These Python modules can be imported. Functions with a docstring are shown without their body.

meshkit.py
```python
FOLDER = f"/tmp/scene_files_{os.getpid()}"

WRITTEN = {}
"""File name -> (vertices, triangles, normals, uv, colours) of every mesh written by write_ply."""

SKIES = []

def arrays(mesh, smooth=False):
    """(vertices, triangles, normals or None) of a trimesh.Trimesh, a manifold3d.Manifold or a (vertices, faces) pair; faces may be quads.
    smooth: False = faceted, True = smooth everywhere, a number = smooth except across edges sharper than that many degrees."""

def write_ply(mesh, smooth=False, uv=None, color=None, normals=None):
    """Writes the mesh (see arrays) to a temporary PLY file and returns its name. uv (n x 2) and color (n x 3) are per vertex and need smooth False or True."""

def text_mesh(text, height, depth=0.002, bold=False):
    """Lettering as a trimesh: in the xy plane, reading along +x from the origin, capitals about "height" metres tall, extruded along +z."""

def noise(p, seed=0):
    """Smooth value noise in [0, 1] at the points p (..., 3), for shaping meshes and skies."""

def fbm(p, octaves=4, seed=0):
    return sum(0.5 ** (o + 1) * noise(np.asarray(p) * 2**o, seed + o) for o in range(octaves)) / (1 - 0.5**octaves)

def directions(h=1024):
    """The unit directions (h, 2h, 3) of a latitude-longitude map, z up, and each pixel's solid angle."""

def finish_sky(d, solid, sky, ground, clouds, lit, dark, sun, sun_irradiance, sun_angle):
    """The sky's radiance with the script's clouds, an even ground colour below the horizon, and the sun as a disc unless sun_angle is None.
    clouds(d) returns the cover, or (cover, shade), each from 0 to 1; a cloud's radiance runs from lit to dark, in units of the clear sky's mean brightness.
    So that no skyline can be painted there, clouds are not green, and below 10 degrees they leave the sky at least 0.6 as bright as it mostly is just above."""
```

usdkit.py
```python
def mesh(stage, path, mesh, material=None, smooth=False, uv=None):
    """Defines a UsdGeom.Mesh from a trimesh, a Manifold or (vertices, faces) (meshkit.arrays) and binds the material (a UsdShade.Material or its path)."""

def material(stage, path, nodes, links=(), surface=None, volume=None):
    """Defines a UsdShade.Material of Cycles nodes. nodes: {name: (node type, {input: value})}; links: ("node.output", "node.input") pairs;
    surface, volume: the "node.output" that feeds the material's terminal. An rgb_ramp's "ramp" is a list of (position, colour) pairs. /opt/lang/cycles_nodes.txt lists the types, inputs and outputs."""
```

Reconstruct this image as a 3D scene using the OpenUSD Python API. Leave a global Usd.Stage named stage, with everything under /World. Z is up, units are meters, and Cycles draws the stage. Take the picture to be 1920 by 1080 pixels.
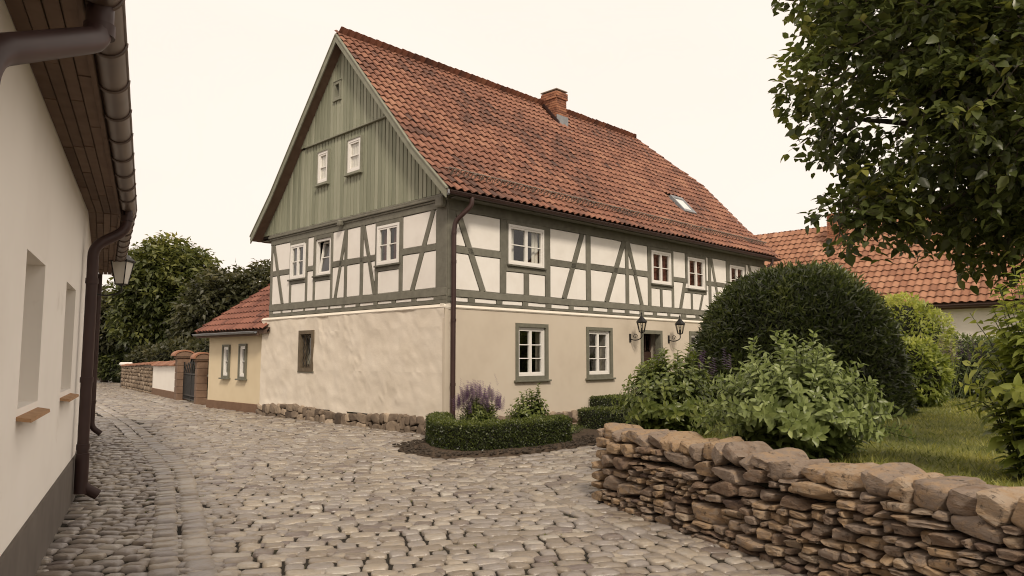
import math, random
import numpy as np, trimesh, usdkit, meshkit
import mapbox_earcut as earcut
from shapely.geometry import Polygon, box as sbox, LineString, Point
from shapely.ops import unary_union
from pxr import Usd, UsdGeom, UsdLux, UsdShade, Gf, Sdf, Vt

stage = Usd.Stage.CreateInMemory()
UsdGeom.SetStageUpAxis(stage, 'Z'); UsdGeom.SetStageMetersPerUnit(stage, 1.0)
UsdGeom.Xform.Define(stage, '/World'); UsdGeom.Scope.Define(stage, '/World/Looks')
T = Sdf.ValueTypeNames
# ------------------------------------------------------------------ camera, sky, sun, exposure
CAM = np.array([0.0, 0.0, 1.6])
cam = UsdGeom.Camera.Define(stage, '/World/camera')
cam.AddTranslateOp().Set(Gf.Vec3d(0, 0, 1.6)); cam.AddRotateXOp().Set(90 + 5.376)
cam.CreateHorizontalApertureAttr(36.0); cam.CreateVerticalApertureAttr(20.25)
cam.CreateFocalLengthAttr(25.817); cam.CreateFStopAttr(0.0)
cam.CreateClippingRangeAttr(Gf.Vec2f(0.05, 3000)); cam.CreateExposureAttr(0.72)
SUN_AZ, SUN_EL = math.radians(166), math.radians(42)
def mat(name, nodes, links=(), surface=None, volume=None):
    return usdkit.material(stage, '/World/Looks/' + name, nodes, links, surface, volume)
sky_m = mat('sky_look', {
    's': ('sky_texture', {'sky_type': 'single_scattering', 'sun_disc': False, 'sun_elevation': SUN_EL, 'sun_rotation': SUN_AZ, 'aerosol_density': 3.0}),
    'tc': ('texture_coordinate', {}), 'mp': ('mapping', {'scale': (1, 1, 2.5)}),
    'n': ('noise_texture', {'scale': 1.6, 'detail': 5.0, 'roughness': 0.5}),
    'r': ('rgb_ramp', {'ramp': [(0.3, (10.9, 9.55, 8.35)), (0.7, (11.4, 10.0, 8.85))]}),
    'm': ('mix_color', {'fac': 0.94}), 'b': ('background_shader', {'strength': 0.0613})},
    [('tc.generated', 'mp.vector'), ('mp.vector', 'n.vector'), ('n.fac', 'r.fac'), ('s.color', 'm.a'), ('r.color', 'm.b'), ('m.result', 'b.color')], surface='b.background')
dome = UsdLux.DomeLight.Define(stage, '/World/sky')
UsdShade.MaterialBindingAPI.Apply(dome.GetPrim()).Bind(sky_m)
dome.GetPrim().SetCustomDataByKey('kind', 'structure')
sun = UsdLux.DistantLight.Define(stage, '/World/sun')
sun.CreateIntensityAttr(0.4); sun.CreateAngleAttr(10.0); sun.CreateNormalizeAttr(True); sun.CreateColorAttr(Gf.Vec3f(1, 0.87, 0.71))
sd = np.array([math.sin(SUN_AZ) * math.cos(SUN_EL), math.cos(SUN_AZ) * math.cos(SUN_EL), math.sin(SUN_EL)])
sun.AddOrientOp().Set(Gf.Quatf(Gf.Rotation(Gf.Vec3d(0, 0, 1), Gf.Vec3d(*map(float, sd))).GetQuat()))

# ------------------------------------------------------------------ helpers
NUM = {}
def numbered(path):
    n = NUM.get(path, -1) + 1; NUM[path] = n
    return path if n == 0 else f'{path}_{n:03d}'
def tag(p, label=None, cat=None, group=None, kind=None):
    p = p.GetPrim() if hasattr(p, 'GetPrim') else p
    for k, v in (('label', label), ('category', cat), ('group', group), ('kind', kind)):
        if v: p.SetCustomDataByKey(k, v)
    return p
def thing(name, label=None, cat=None, loc=(0, 0, 0), rot=0.0, group=None, kind=None):
    x = UsdGeom.Xform.Define(stage, numbered('/World/' + name))
    x.AddTranslateOp().Set(Gf.Vec3d(*map(float, loc)))
    if rot: x.AddRotateZOp().Set(math.degrees(rot))
    tag(x, label, cat, group, kind)
    return str(x.GetPath())
def obj(name, V, F, m, parent='/World', smooth=None, tone=None, **tags):
    """one Mesh prim; smooth: None faceted, True, or an angle"""
    V = np.asarray(V, np.float64); F = np.asarray(F, np.int64)
    N = None
    if smooth is True or (smooth and np.ndim(tone) == 0):
        V, F, N = meshkit.arrays(trimesh.Trimesh(V, F, process=False), smooth)
    path = numbered(parent + '/' + name)
    me = UsdGeom.Mesh.Define(stage, path)
    me.CreatePointsAttr(Vt.Vec3fArray.FromNumpy(V.astype(np.float32)))
    me.CreateFaceVertexCountsAttr(Vt.IntArray.FromNumpy(np.full(len(F), F.shape[1], np.int32)))
    me.CreateFaceVertexIndicesAttr(Vt.IntArray.FromNumpy(F.astype(np.int32).ravel()))
    me.CreateSubdivisionSchemeAttr('none')
    if N is not None:
        me.CreateNormalsAttr(Vt.Vec3fArray.FromNumpy(N.astype(np.float32))); me.SetNormalsInterpolation('vertex')
    if tone is not None:
        t = np.broadcast_to(np.asarray(tone, np.float32), (len(V),)).copy()
        UsdGeom.PrimvarsAPI(me).CreatePrimvar('tone', T.FloatArray, 'vertex').Set(Vt.FloatArray.FromNumpy(t))
    UsdShade.MaterialBindingAPI.Apply(me.GetPrim()).Bind(m)
    if tags: tag(me, tags.get('label'), tags.get('cat'), tags.get('group'), tags.get('kind'))
    return path
class MB:
    def __init__(self): self.V, self.F, self.T, self.n = [], [], [], 0
    def add(self, V, F, tone=0.5):
        V = np.asarray(V, float); F = np.asarray(F, int)
        if F.shape[1] == 4: F = np.vstack([F[:, [0, 1, 2]], F[:, [0, 2, 3]]])
        self.V.append(V); self.F.append(F + self.n); self.T.append(np.broadcast_to(np.asarray(tone, float), (len(V),))); self.n += len(V)
        return self
    def build(self, name, m, parent='/World', smooth=None, tone=False, **tags):
        V, F = np.vstack(self.V), np.vstack(self.F)
        return obj(name, V, F, m, parent, smooth, np.concatenate(self.T) if tone else None, **tags)
BOXF = np.array([[0, 1, 3, 2], [4, 6, 7, 5], [0, 4, 5, 1], [2, 3, 7, 6], [0, 2, 6, 4], [1, 5, 7, 3]])
def bx(a, b):
    a, b = np.minimum(a, b), np.maximum(a, b)
    return np.array([[(a, b)[i][0], (a, b)[j][1], (a, b)[k][2]] for i in (0, 1) for j in (0, 1) for k in (0, 1)], float), BOXF
def cham(a, b, c=0.006):
    """box with chamfered edges"""
    a, b = np.minimum(a, b).astype(float), np.maximum(a, b).astype(float); c = min(c, 0.45 * (b - a).min())
    pts = []
    for i in (0, 1):
        for j in (0, 1):
            for k in (0, 1):
                p = np.array([(a, b)[i][0], (a, b)[j][1], (a, b)[k][2]]); s = np.array([1 - 2 * i, 1 - 2 * j, 1 - 2 * k]) * c
                for ax in range(3):
                    q = p + s; q[ax] = p[ax]; pts.append(q)
    h = trimesh.convex.convex_hull(np.array(pts))
    return np.array(h.vertices), np.array(h.faces)
def tri2d(rings):
    v = np.vstack(rings).astype(np.float64); e = np.cumsum([len(r) for r in rings]).astype(np.uint32)
    return earcut.triangulate_float64(v, e).reshape(-1, 3).astype(int)
def ccw(p):
    p = np.asarray(p, float); x, y = p[:, 0], p[:, 1]
    return p if (x * np.roll(y, -1) - np.roll(x, -1) * y).sum() > 0 else p[::-1]
def inset(p, b):
    e = np.roll(p, -1, 0) - p; e /= np.linalg.norm(e, axis=1, keepdims=True) + 1e-12
    n = np.stack([-e[:, 1], e[:, 0]], 1); m = n + np.roll(n, 1, 0)
    den = np.maximum((m * m).sum(1, keepdims=True) / 2, 0.35)
    return p + m / den * b
def prism(poly, d0, d1, fn, bev=0.0):
    """2D polygon from depth d0 to d1 (d1 is the outer face, bevelled); fn(u,v,d)->xyz"""
    p = ccw(poly); n = len(p); rings = [(p, d0)]
    if bev > 0: rings += [(p, d1 - bev), (inset(p, bev), d1)]
    else: rings += [(p, d1)]
    V = np.vstack([fn(r[:, 0], r[:, 1], np.full(n, d)) for r, d in rings]); F = []
    i = np.arange(n); j = (i + 1) % n
    for k in range(len(rings) - 1):
        a, b = k * n, (k + 1) * n
        F += [np.stack([a + i, a + j, b + j], 1), np.stack([a + i, b + j, b + i], 1)]
    top = tri2d([rings[-1][0]]); F += [top + (len(rings) - 1) * n, top[:, ::-1]]
    return V, np.vstack(F)
def prism_holes(pg, d0, d1, fn):
    """shapely polygon with holes, extruded"""
    mb = MB()
    for g in getattr(pg, 'geoms', [pg]):
        rings = [ccw(np.array(g.exterior.coords)[:-1])] + [ccw(np.array(h.coords)[:-1])[::-1] for h in g.interiors]
        f = tri2d(rings); p = np.vstack(rings); n = len(p)
        V = np.vstack([fn(p[:, 0], p[:, 1], np.full(n, d)) for d in (d0, d1)]); F = [f + n, f[:, ::-1]]; s = 0
        for r in rings:
            i = np.arange(len(r)) + s; j = np.roll(i, -1)
            F += [np.stack([i, j, j + n], 1), np.stack([i, j + n, i + n], 1)]; s += len(r)
        mb.add(V, np.vstack(F))
    return np.vstack(mb.V), np.vstack(mb.F)
def tube(pts, r, sides=10, caps=True):
    p = np.asarray(pts, float); n = len(p); r = np.broadcast_to(np.asarray(r, float), (n,))
    t = np.gradient(p, axis=0); t /= np.linalg.norm(t, axis=1, keepdims=True) + 1e-12
    a = np.cross(t[0], [0, 0, 1.0] if abs(t[0][2]) < 0.9 else [1.0, 0, 0]); a /= np.linalg.norm(a); V = []
    ang = np.arange(sides) * 2 * np.pi / sides
    for k in range(n):
        a = a - t[k] * (a @ t[k]); a /= np.linalg.norm(a); b = np.cross(t[k], a)
        V.append(p[k] + r[k] * (np.cos(ang)[:, None] * a + np.sin(ang)[:, None] * b))
    V = np.vstack(V); i, j = np.meshgrid(np.arange(n - 1), np.arange(sides), indexing='ij'); j2 = (j + 1) % sides
    F = np.stack([i * sides + j, i * sides + j2, (i + 1) * sides + j2, (i + 1) * sides + j], -1).reshape(-1, 4)
    F = np.vstack([F[:, [0, 1, 2]], F[:, [0, 2, 3]]])
    if caps:
        c = np.arange(1, sides - 1); F = np.vstack([F, np.stack([0 * c, c + 1, c], 1), np.stack([0 * c, c, c + 1], 1) + (n - 1) * sides])
    return V, F
def rounded(pts, rad=0.12, k=6):
    """polyline with rounded corners"""
    pts = [np.asarray(p, float) for p in pts]; out = [pts[0]]
    for a, b, c in zip(pts, pts[1:], pts[2:]):
        r = min(rad, 0.49 * np.linalg.norm(b - a), 0.49 * np.linalg.norm(c - b))
        p, q = b + (a - b) / np.linalg.norm(a - b) * r, b + (c - b) / np.linalg.norm(c - b) * r
        for x in np.linspace(0, 1, k): out.append((1 - x) ** 2 * p + 2 * x * (1 - x) * b + x * x * q)
    return np.array(out + [pts[-1]])
def catmull(pts, k=6):
    p = np.asarray(pts, float); p = np.vstack([2 * p[0] - p[1], p, 2 * p[-1] - p[-2]]); out = []
    for i in range(1, len(p) - 2):
        for x in np.linspace(0, 1, k, endpoint=False):
            out.append(0.5 * (2 * p[i] + (p[i + 1] - p[i - 1]) * x + (2 * p[i - 1] - 5 * p[i] + 4 * p[i + 1] - p[i + 2]) * x ** 2 + (3 * p[i] - p[i - 1] - 3 * p[i + 1] + p[i + 2]) * x ** 3))
    return np.array(out + [p[-2]])
def beam(p0, p1, w):
    p0, p1 = np.asarray(p0, float), np.asarray(p1, float); d = (p1 - p0) / np.linalg.norm(p1 - p0); n = np.array([-d[1], d[0]]) * w / 2
    return np.array([p0 + n, p0 - n, p1 - n, p1 + n])
def wobble(poly, rng, amp=0.005, step=0.35):
    """a hewn edge: subdivide the sides and shift the points a little"""
    p = ccw(poly); out = []
    for a, b in zip(p, np.roll(p, -1, 0)):
        L = np.linalg.norm(b - a); k = max(1, int(L / step)); n = np.array([-(b - a)[1], (b - a)[0]]) / (L + 1e-9); out.append(a)
        for i in range(1, k): out.append(a + (b - a) * i / k + n * rng.uniform(-amp, amp))
    return np.array(out)
def unit_stone(k, rng, e=10.0, amp=0.085, cuts=9):
    """a split stone: a rounded block with chipped corners and an uneven face"""
    g = np.linspace(-1, 1, k + 1); V, F = [], []
    idx = {}
    def vid(p):
        key = tuple(np.round(p, 4))
        if key not in idx: idx[key] = len(V); V.append(p)
        return idx[key]
    for ax in range(3):
        for s in (-1, 1):
            for i in range(k):
                for j in range(k):
                    q = []
                    for di, dj in ((0, 0), (1, 0), (1, 1), (0, 1)):
                        p = [0, 0, 0]; p[ax] = s; p[(ax + 1) % 3] = g[i + di]; p[(ax + 2) % 3] = g[j + dj]; q.append(vid(p))
                    F.append(q if s > 0 else q[::-1])
    V = np.array(V, float); F = np.array(F)
    V /= (np.abs(V) ** e).sum(1, keepdims=True) ** (1 / e)
    off = rng.uniform(0, 100, 3)
    for _ in range(cuts):
        n = rng.normal(size=3) * [1, .8, 1]; n /= np.linalg.norm(n); h = np.abs(V @ n).max() * rng.uniform(.62, .88); d = V @ n; V -= np.outer(np.maximum(0, d - h) * .97, n)
    d = np.stack([meshkit.fbm(V * 1.5 + off + 31 * a, 3, 7 + a) - 0.5 for a in range(3)], 1); V = V + d * 2 * amp
    V *= 1 + np.outer(V[:, 0], [0, .6, 1]) * rng.uniform(-.22, .22); V[:, 2] += V[:, 0] * rng.uniform(-.12, .12)
    V = np.clip(V, -1.05, 1.05)
    return V, np.vstack([F[:, [0, 1, 2]], F[:, [0, 2, 3]]])
RS = np.random.default_rng(11)
STONES = [unit_stone(7, RS) for _ in range(40)]
STONES_LO = [unit_stone(3, RS, 5.0, .2, 3) for _ in range(20)]

# ------------------------------------------------------------------ materials
def surf(name, ramp, scale=3.0, detail=5.0, stretch=(1, 1, 1), rough=0.85, bump=0.3, bdist=0.01, bscale=None, attr=False, tone_mix=0.6, spec=0.3, bdetail=4.0, dirt=None):
    """principled surface: colours of ramp picked by noise of the position (mixed with the piece's own tone when attr), bump of finer noise"""
    nd = {'g': ('geometry', {}), 'mp': ('mapping', {'scale': stretch}),
          'n': ('noise_texture', {'scale': scale, 'detail': detail, 'roughness': 0.6}),
          'r': ('rgb_ramp', {'ramp': ramp}), 'p': ('principled_bsdf', {'roughness': rough, 'specular_ior_level': spec}),
          'bn': ('noise_texture', {'scale': bscale or scale * 6, 'detail': bdetail, 'roughness': 0.65}), 'bp': ('bump', {'strength': bump, 'distance': bdist})}
    ln = [('g.position', 'mp.vector'), ('mp.vector', 'n.vector'), ('mp.vector', 'bn.vector'), ('bn.fac', 'bp.height'), ('bp.normal', 'p.normal')]
    if attr:
        nd['at'] = ('attribute', {'attribute': 'tone'}); nd['mx'] = ('mix_float', {'fac': tone_mix})
        ln += [('n.fac', 'mx.a'), ('at.fac', 'mx.b'), ('mx.result', 'r.fac')]
    else: ln += [('n.fac', 'r.fac')]
    col = 'r.color'
    if dirt:
        dcol, dscale, lo, hi = dirt
        nd['dn'] = ('noise_texture', {'scale': dscale, 'detail': 6.0, 'roughness': 0.7})
        nd['dr'] = ('map_range', {'from_min': lo, 'from_max': hi, 'clamp': True}); nd['dm'] = ('mix_color', {'b': dcol})
        ln += [('g.position', 'dn.vector'), ('dn.fac', 'dr.value'), ('dr.result', 'dm.fac'), (col, 'dm.a')]; col = 'dm.result'
    return mat(name, nd, ln + [(col, 'p.base_color')], surface='p.BSDF')
def plain(name, c, rough=0.6, metallic=0.0, spec=0.4):
    return mat(name, {'p': ('principled_bsdf', {'base_color': c, 'roughness': rough, 'metallic': metallic, 'specular_ior_level': spec})}, [], surface='p.BSDF')
def leaf_look(name, ramp, trans=0.35, rough=0.45, noise=1.5):
    nd = {'at': ('attribute', {'attribute': 'tone'}), 'g': ('geometry', {}), 'n': ('noise_texture', {'scale': noise, 'detail': 2.0}), 'mx': ('mix_float', {'fac': 0.7}),
          'r': ('rgb_ramp', {'ramp': ramp}), 'p': ('principled_bsdf', {'roughness': rough, 'specular_ior_level': 0.45}),
          'hs': ('hsv', {'saturation': 1.1, 'value': 1.5}), 't': ('translucent_bsdf', {}), 'm': ('mix_closure', {'fac': trans})}
    return mat(name, nd, [('g.position', 'n.vector'), ('n.fac', 'mx.a'), ('at.fac', 'mx.b'), ('mx.result', 'r.fac'), ('r.color', 'p.base_color'), ('r.color', 'hs.color'), ('hs.color', 't.color'),
                          ('p.BSDF', 'm.closure1'), ('t.BSDF', 'm.closure2')], surface='m.closure')
M = {}
M['plaster_rough'] = surf('rough_lime_plaster', [(0.25, (.62, .555, .46)), (0.5, (.68, .615, .52)), (0.8, (.715, .655, .565))], 1.6, 6, rough=.95, bump=.35, bdist=.012, bscale=14)
M['plaster'] = surf('smooth_beige_plaster', [(0.25, (.50, .435, .35)), (0.5, (.55, .485, .395)), (0.8, (.575, .515, .425))], 1.2, 6, rough=.95, bump=.18, bdist=.004, bscale=30)
M['panel'] = surf('white_infill_plaster', [(0.25, (.71, .68, .63)), (0.6, (.78, .755, .71))], 2.0, 5, rough=.95, bump=.2, bdist=.004, bscale=25)
M['band'] = surf('white_band_plaster', [(0.25, (.66, .60, .51)), (0.6, (.74, .69, .60))], 2.5, 5, rough=.95, bump=.2, bdist=.004, bscale=25)
M['timber'] = surf('grey_green_timber', [(0.15, (.085, .082, .065)), (0.5, (.152, .147, .118)), (0.85, (.225, .217, .178))], 6, 6, rough=.75, bump=.5, bdist=.006, bscale=22, attr=True, tone_mix=.35)
M['board'] = surf('sage_green_boards', [(0.15, (.160, .170, .120)), (0.5, (.25, .26, .188)), (0.85, (.33, .335, .255))], 9, 6, (1, 1, .12), rough=.7, bump=.35, bdist=.004, bscale=40, attr=True, tone_mix=.55)
M['trim'] = surf('grey_green_trim', [(0.2, (.165, .168, .125)), (0.7, (.25, .25, .195))], 5, 5, rough=.7, bump=.25, bdist=.004)
M['dark'] = plain('dark_interior', (.03, .026, .022), .95)
M['white_paint'] = plain('white_window_paint', (.74, .72, .68), .45)
M['surround'] = surf('grey_window_surround', [(0.2, (.12, .118, .09)), (0.8, (.18, .175, .135))], 7, 5, rough=.7, bump=.2, bdist=.003)
M['glass'] = mat('window_glass', {'lw': ('layer_weight', {'blend': .5}), 'pw': ('math', {'math_type': 'power', 'value2': 4.0}), 'f': ('map_range', {'to_min': .06, 'to_max': 1.0, 'clamp': True}), 't': ('transparent_bsdf', {'color': (.9, .92, .9)}), 'g': ('glossy_bsdf', {'roughness': .015, 'color': (1, 1, 1)}), 'm': ('mix_closure', {})},
                 [('lw.facing', 'pw.value1'), ('pw.value', 'f.value'), ('f.result', 'm.fac'), ('t.BSDF', 'm.closure1'), ('g.BSDF', 'm.closure2')], surface='m.closure')
M['blind'] = plain('pale_roller_blind', (.8, .79, .77), .5)
M['curtain_red'] = surf('red_brown_curtain', [(0.3, (.07, .022, .018)), (0.7, (.12, .04, .03))], 8, 3, (1, 1, .1), rough=.9)
M['curtain_white'] = surf('white_curtain', [(0.3, (.62, .58, .53)), (0.7, (.74, .70, .65))], 8, 3, (1, 1, .1), rough=.9)
TILE = [(0.0, (.045, .034, .030)), (0.22, (.095, .052, .040)), (0.42, (.175, .082, .056)), (0.6, (.24, .108, .070)), (0.8, (.30, .150, .095)), (1.0, (.40, .23, .145))]
M['tile'] = surf('red_clay_tile', TILE, 1.1, 5, rough=.72, bump=.3, bdist=.004, bscale=60, attr=True, tone_mix=.55, dirt=((.085, .07, .05), 3.2, .62, .84))
M['tile_wing'] = surf('orange_clay_tile', [(0.0, (.09, .052, .038)), (0.35, (.25, .115, .068)), (0.7, (.35, .175, .105)), (1.0, (.46, .27, .17))], 1.1, 5, rough=.72, bump=.3, bdist=.004, bscale=60, attr=True, tone_mix=.55, dirt=((.10, .08, .055), 2.2, .58, .78))
M['tile_annex'] = surf('dark_red_clay_tile', [(0.0, (.06, .036, .032)), (0.4, (.165, .066, .046)), (1.0, (.29, .125, .085))], 1.5, 5, rough=.72, bump=.3, bdist=.004, bscale=60, attr=True, tone_mix=.6)
M['ridge_tile'] = M['tile']
M['copper'] = surf('brown_metal_pipe', [(0.2, (.032, .016, .014)), (0.8, (.055, .030, .026))], 3, 4, rough=.5, bump=.05, bdist=.002, spec=.35)
M['iron'] = plain('black_iron', (.012, .011, .010), .5)
M['lead'] = surf('grey_lead_flashing', [(0.2, (.16, .17, .18)), (0.8, (.27, .28, .29))], 9, 4, rough=.5, bump=.2)
M['guard'] = surf('weathered_zinc_guard', [(0.2, (.12, .10, .08)), (0.8, (.32, .29, .25))], 14, 4, rough=.5, bump=.1)
M['brick'] = surf('chimney_brick', [(0.1, (.12, .055, .038)), (0.5, (.27, .115, .065)), (0.9, (.38, .185, .105))], 9, 5, rough=.9, bump=.4, bdist=.006, attr=True, tone_mix=.6)
M['mortar'] = surf('grey_mortar', [(0.2, (.20, .17, .14)), (0.8, (.30, .26, .21))], 20, 4, rough=.95)
M['rubble'] = surf('foundation_stone', [(0.05, (.035, .027, .022)), (0.28, (.10, .075, .056)), (0.5, (.20, .155, .115)), (0.7, (.36, .285, .21)), (0.95, (.55, .46, .36))], 7, 6, rough=.9, bump=.6, bdist=.012, bscale=30, attr=True, tone_mix=.55)
M['drystone'] = surf('brown_sandstone', [(0.05, (0.051, 0.039, 0.034)), (0.22, (0.112, 0.080, 0.066)), (0.36, (0.177, 0.120, 0.080)), (0.5, (0.228, 0.182, 0.146)), (0.62, (0.308, 0.211, 0.125)), (0.76, (0.325, 0.262, 0.199)), (0.88, (0.393, 0.319, 0.234)), (0.98, (0.513, 0.433, 0.342))], 11, 8, (1, 1, 2.2), rough=.9, bump=1.0, bdist=.022, bscale=15, attr=True, tone_mix=.5, bdetail=8.0, dirt=((.035, .027, .022), 16, .56, .70))
M['cobble'] = surf('street_cobble', [(0.04, (.075, .062, .053)), (0.2, (.15, .122, .11)), (0.36, (.215, .178, .137)), (0.52, (.24, .215, .198)), (0.66, (.305, .258, .20)), (0.8, (.34, .31, .27)), (0.97, (.48, .435, .35))], 13, 8, rough=.30, bump=.7, bdist=.009, bscale=26, attr=True, tone_mix=.58, spec=.5, dirt=((.10, .085, .06), 9, .60, .78))
M['joint'] = surf('earth_joint', [(0.3, (.013, .010, .007)), (0.55, (.024, .019, .012)), (0.75, (.024, .030, .010))], 2.5, 6, rough=.95, bump=.6, bdist=.01, bscale=60)
M['soil'] = surf('bed_soil', [(0.3, (.05, .034, .022)), (0.7, (.105, .075, .05))], 18, 6, rough=.95, bump=.8, bdist=.02, bscale=50)
M['earth'] = surf('ground_earth', [(0.3, (.10, .085, .055)), (0.7, (.17, .145, .10))], .8, 6, rough=.95, bump=.4)
M['turf'] = surf('lawn_turf', [(0.3, (.075, .09, .018)), (0.55, (.16, .165, .034)), (0.75, (.24, .22, .055))], 1.1, 6, rough=.95, bump=.6, bdist=.03, bscale=40)
M['house_white'] = surf('cream_wall_paint', [(0.2, (.74, .695, .63)), (0.5, (.80, .76, .695)), (0.8, (.82, .785, .72))], .9, 6, rough=.93, bump=.15, bdist=.004, bscale=40, dirt=((.52, .46, .38), 1.1, .60, .85))
M['plinth'] = surf('grey_plinth', [(0.2, (.10, .085, .072)), (0.8, (.15, .13, .11))], 3, 5, rough=.92, bump=.3, bdist=.004, bscale=50)
M['soffit'] = surf('weathered_soffit_board', [(0.15, (.075, .046, .032)), (0.5, (.135, .088, .062)), (0.9, (.20, .14, .10))], 6, 6, rough=.85, bump=.4, bdist=.005, bscale=30, attr=True, tone_mix=.4)
M['gutter'] = surf('weathered_brown_gutter', [(0.2, (.060, .038, .028)), (0.8, (.11, .075, .056))], 3, 4, rough=.42, bump=.08, bdist=.002, spec=.6)
M['terracotta'] = surf('terracotta_sill', [(0.2, (.30, .17, .085)), (0.8, (.42, .26, .14))], 9, 4, rough=.8, bump=.3)
M['annex_wall'] = surf('yellow_wall_paint', [(0.2, (.60, .50, .34)), (0.8, (.69, .59, .42))], 1.2, 5, rough=.93, bump=.15, bdist=.004, bscale=30)
M['brown_plinth'] = surf('brown_stone_plinth', [(0.2, (.13, .075, .045)), (0.8, (.21, .13, .085))], 4, 5, rough=.9, bump=.4)
M['sandstone'] = surf('red_sandstone', [(0.2, (.135, .085, .058)), (0.8, (.225, .150, .105))], 6, 5, rough=.9, bump=.4)
M['rubble_wall'] = surf('field_stone', [(0.1, (.09, .065, .045)), (0.5, (.20, .15, .105)), (0.9, (.36, .29, .22))], 5, 6, rough=.9, bump=.6, attr=True, tone_mix=.6)
M['bark'] = surf('tree_bark', [(0.3, (.035, .027, .02)), (0.7, (.09, .07, .052))], 12, 6, (1, 1, .25), rough=.95, bump=.9, bdist=.02)
M['stem'] = plain('green_stem', (.06, .075, .03), .7)
M['core_dark'] = plain('inner_twigs', (.012, .014, .007), .95)
M['leaf_tree'] = leaf_look('dark_tree_leaf', [(0.1, (0.031, 0.040, 0.015)), (0.5, (0.084, 0.103, 0.029)), (0.8, (0.225, 0.225, 0.053)), (1.0, (0.484, 0.419, 0.083))], .3, rough=.35)
M['leaf_far'] = leaf_look('distant_tree_leaf', [(0.1, (.022, .030, .011)), (0.45, (.070, .083, .025)), (0.75, (.165, .170, .045)), (1.0, (.34, .30, .08))], .3, noise=.5)
M['leaf_far_dark'] = leaf_look('dark_distant_leaf', [(0.1, (0.025, 0.026, 0.014)), (0.5, (0.053, 0.056, 0.025)), (1.0, (0.114, 0.101, 0.035))], .3, noise=.5)
M['leaf_box'] = leaf_look('box_hedge_leaf', [(0.1, (0.014, 0.020, 0.006)), (0.5, (0.041, 0.056, 0.014)), (0.8, (0.118, 0.140, 0.031)), (1.0, (0.203, 0.227, 0.055))], .25, noise=4, rough=.35)
M['leaf_yew'] = leaf_look('yew_needle', [(0.1, (0.017, 0.019, 0.008)), (0.5, (0.049, 0.066, 0.019)), (0.8, (0.134, 0.157, 0.044)), (1.0, (0.247, 0.270, 0.090))], .2, rough=.33)
M['leaf_sage'] = leaf_look('soft_green_leaf', [(0.1, (0.043, 0.065, 0.021)), (0.45, (0.136, 0.171, 0.054)), (0.75, (0.271, 0.324, 0.118)), (1.0, (0.468, 0.505, 0.216))], .3, rough=.38)
M['leaf_mid'] = leaf_look('mid_green_leaf', [(0.1, (0.033, 0.048, 0.014)), (0.5, (0.105, 0.135, 0.034)), (1.0, (0.324, 0.354, 0.101))], .3, rough=.38)
M['leaf_lime'] = leaf_look('lime_green_leaf', [(0.1, (0.054, 0.077, 0.017)), (0.5, (0.211, 0.248, 0.052)), (1.0, (0.550, 0.550, 0.146))], .4)
M['grass'] = leaf_look('grass_blade', [(0.1, (0.051, 0.068, 0.020)), (0.5, (0.168, 0.181, 0.048)), (1.0, (0.506, 0.465, 0.125))], .35, noise=.9)
M['flower'] = leaf_look('violet_flower', [(0.1, (.07, .035, .085)), (0.5, (.16, .085, .18)), (1.0, (.32, .21, .34))], .3)
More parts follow.
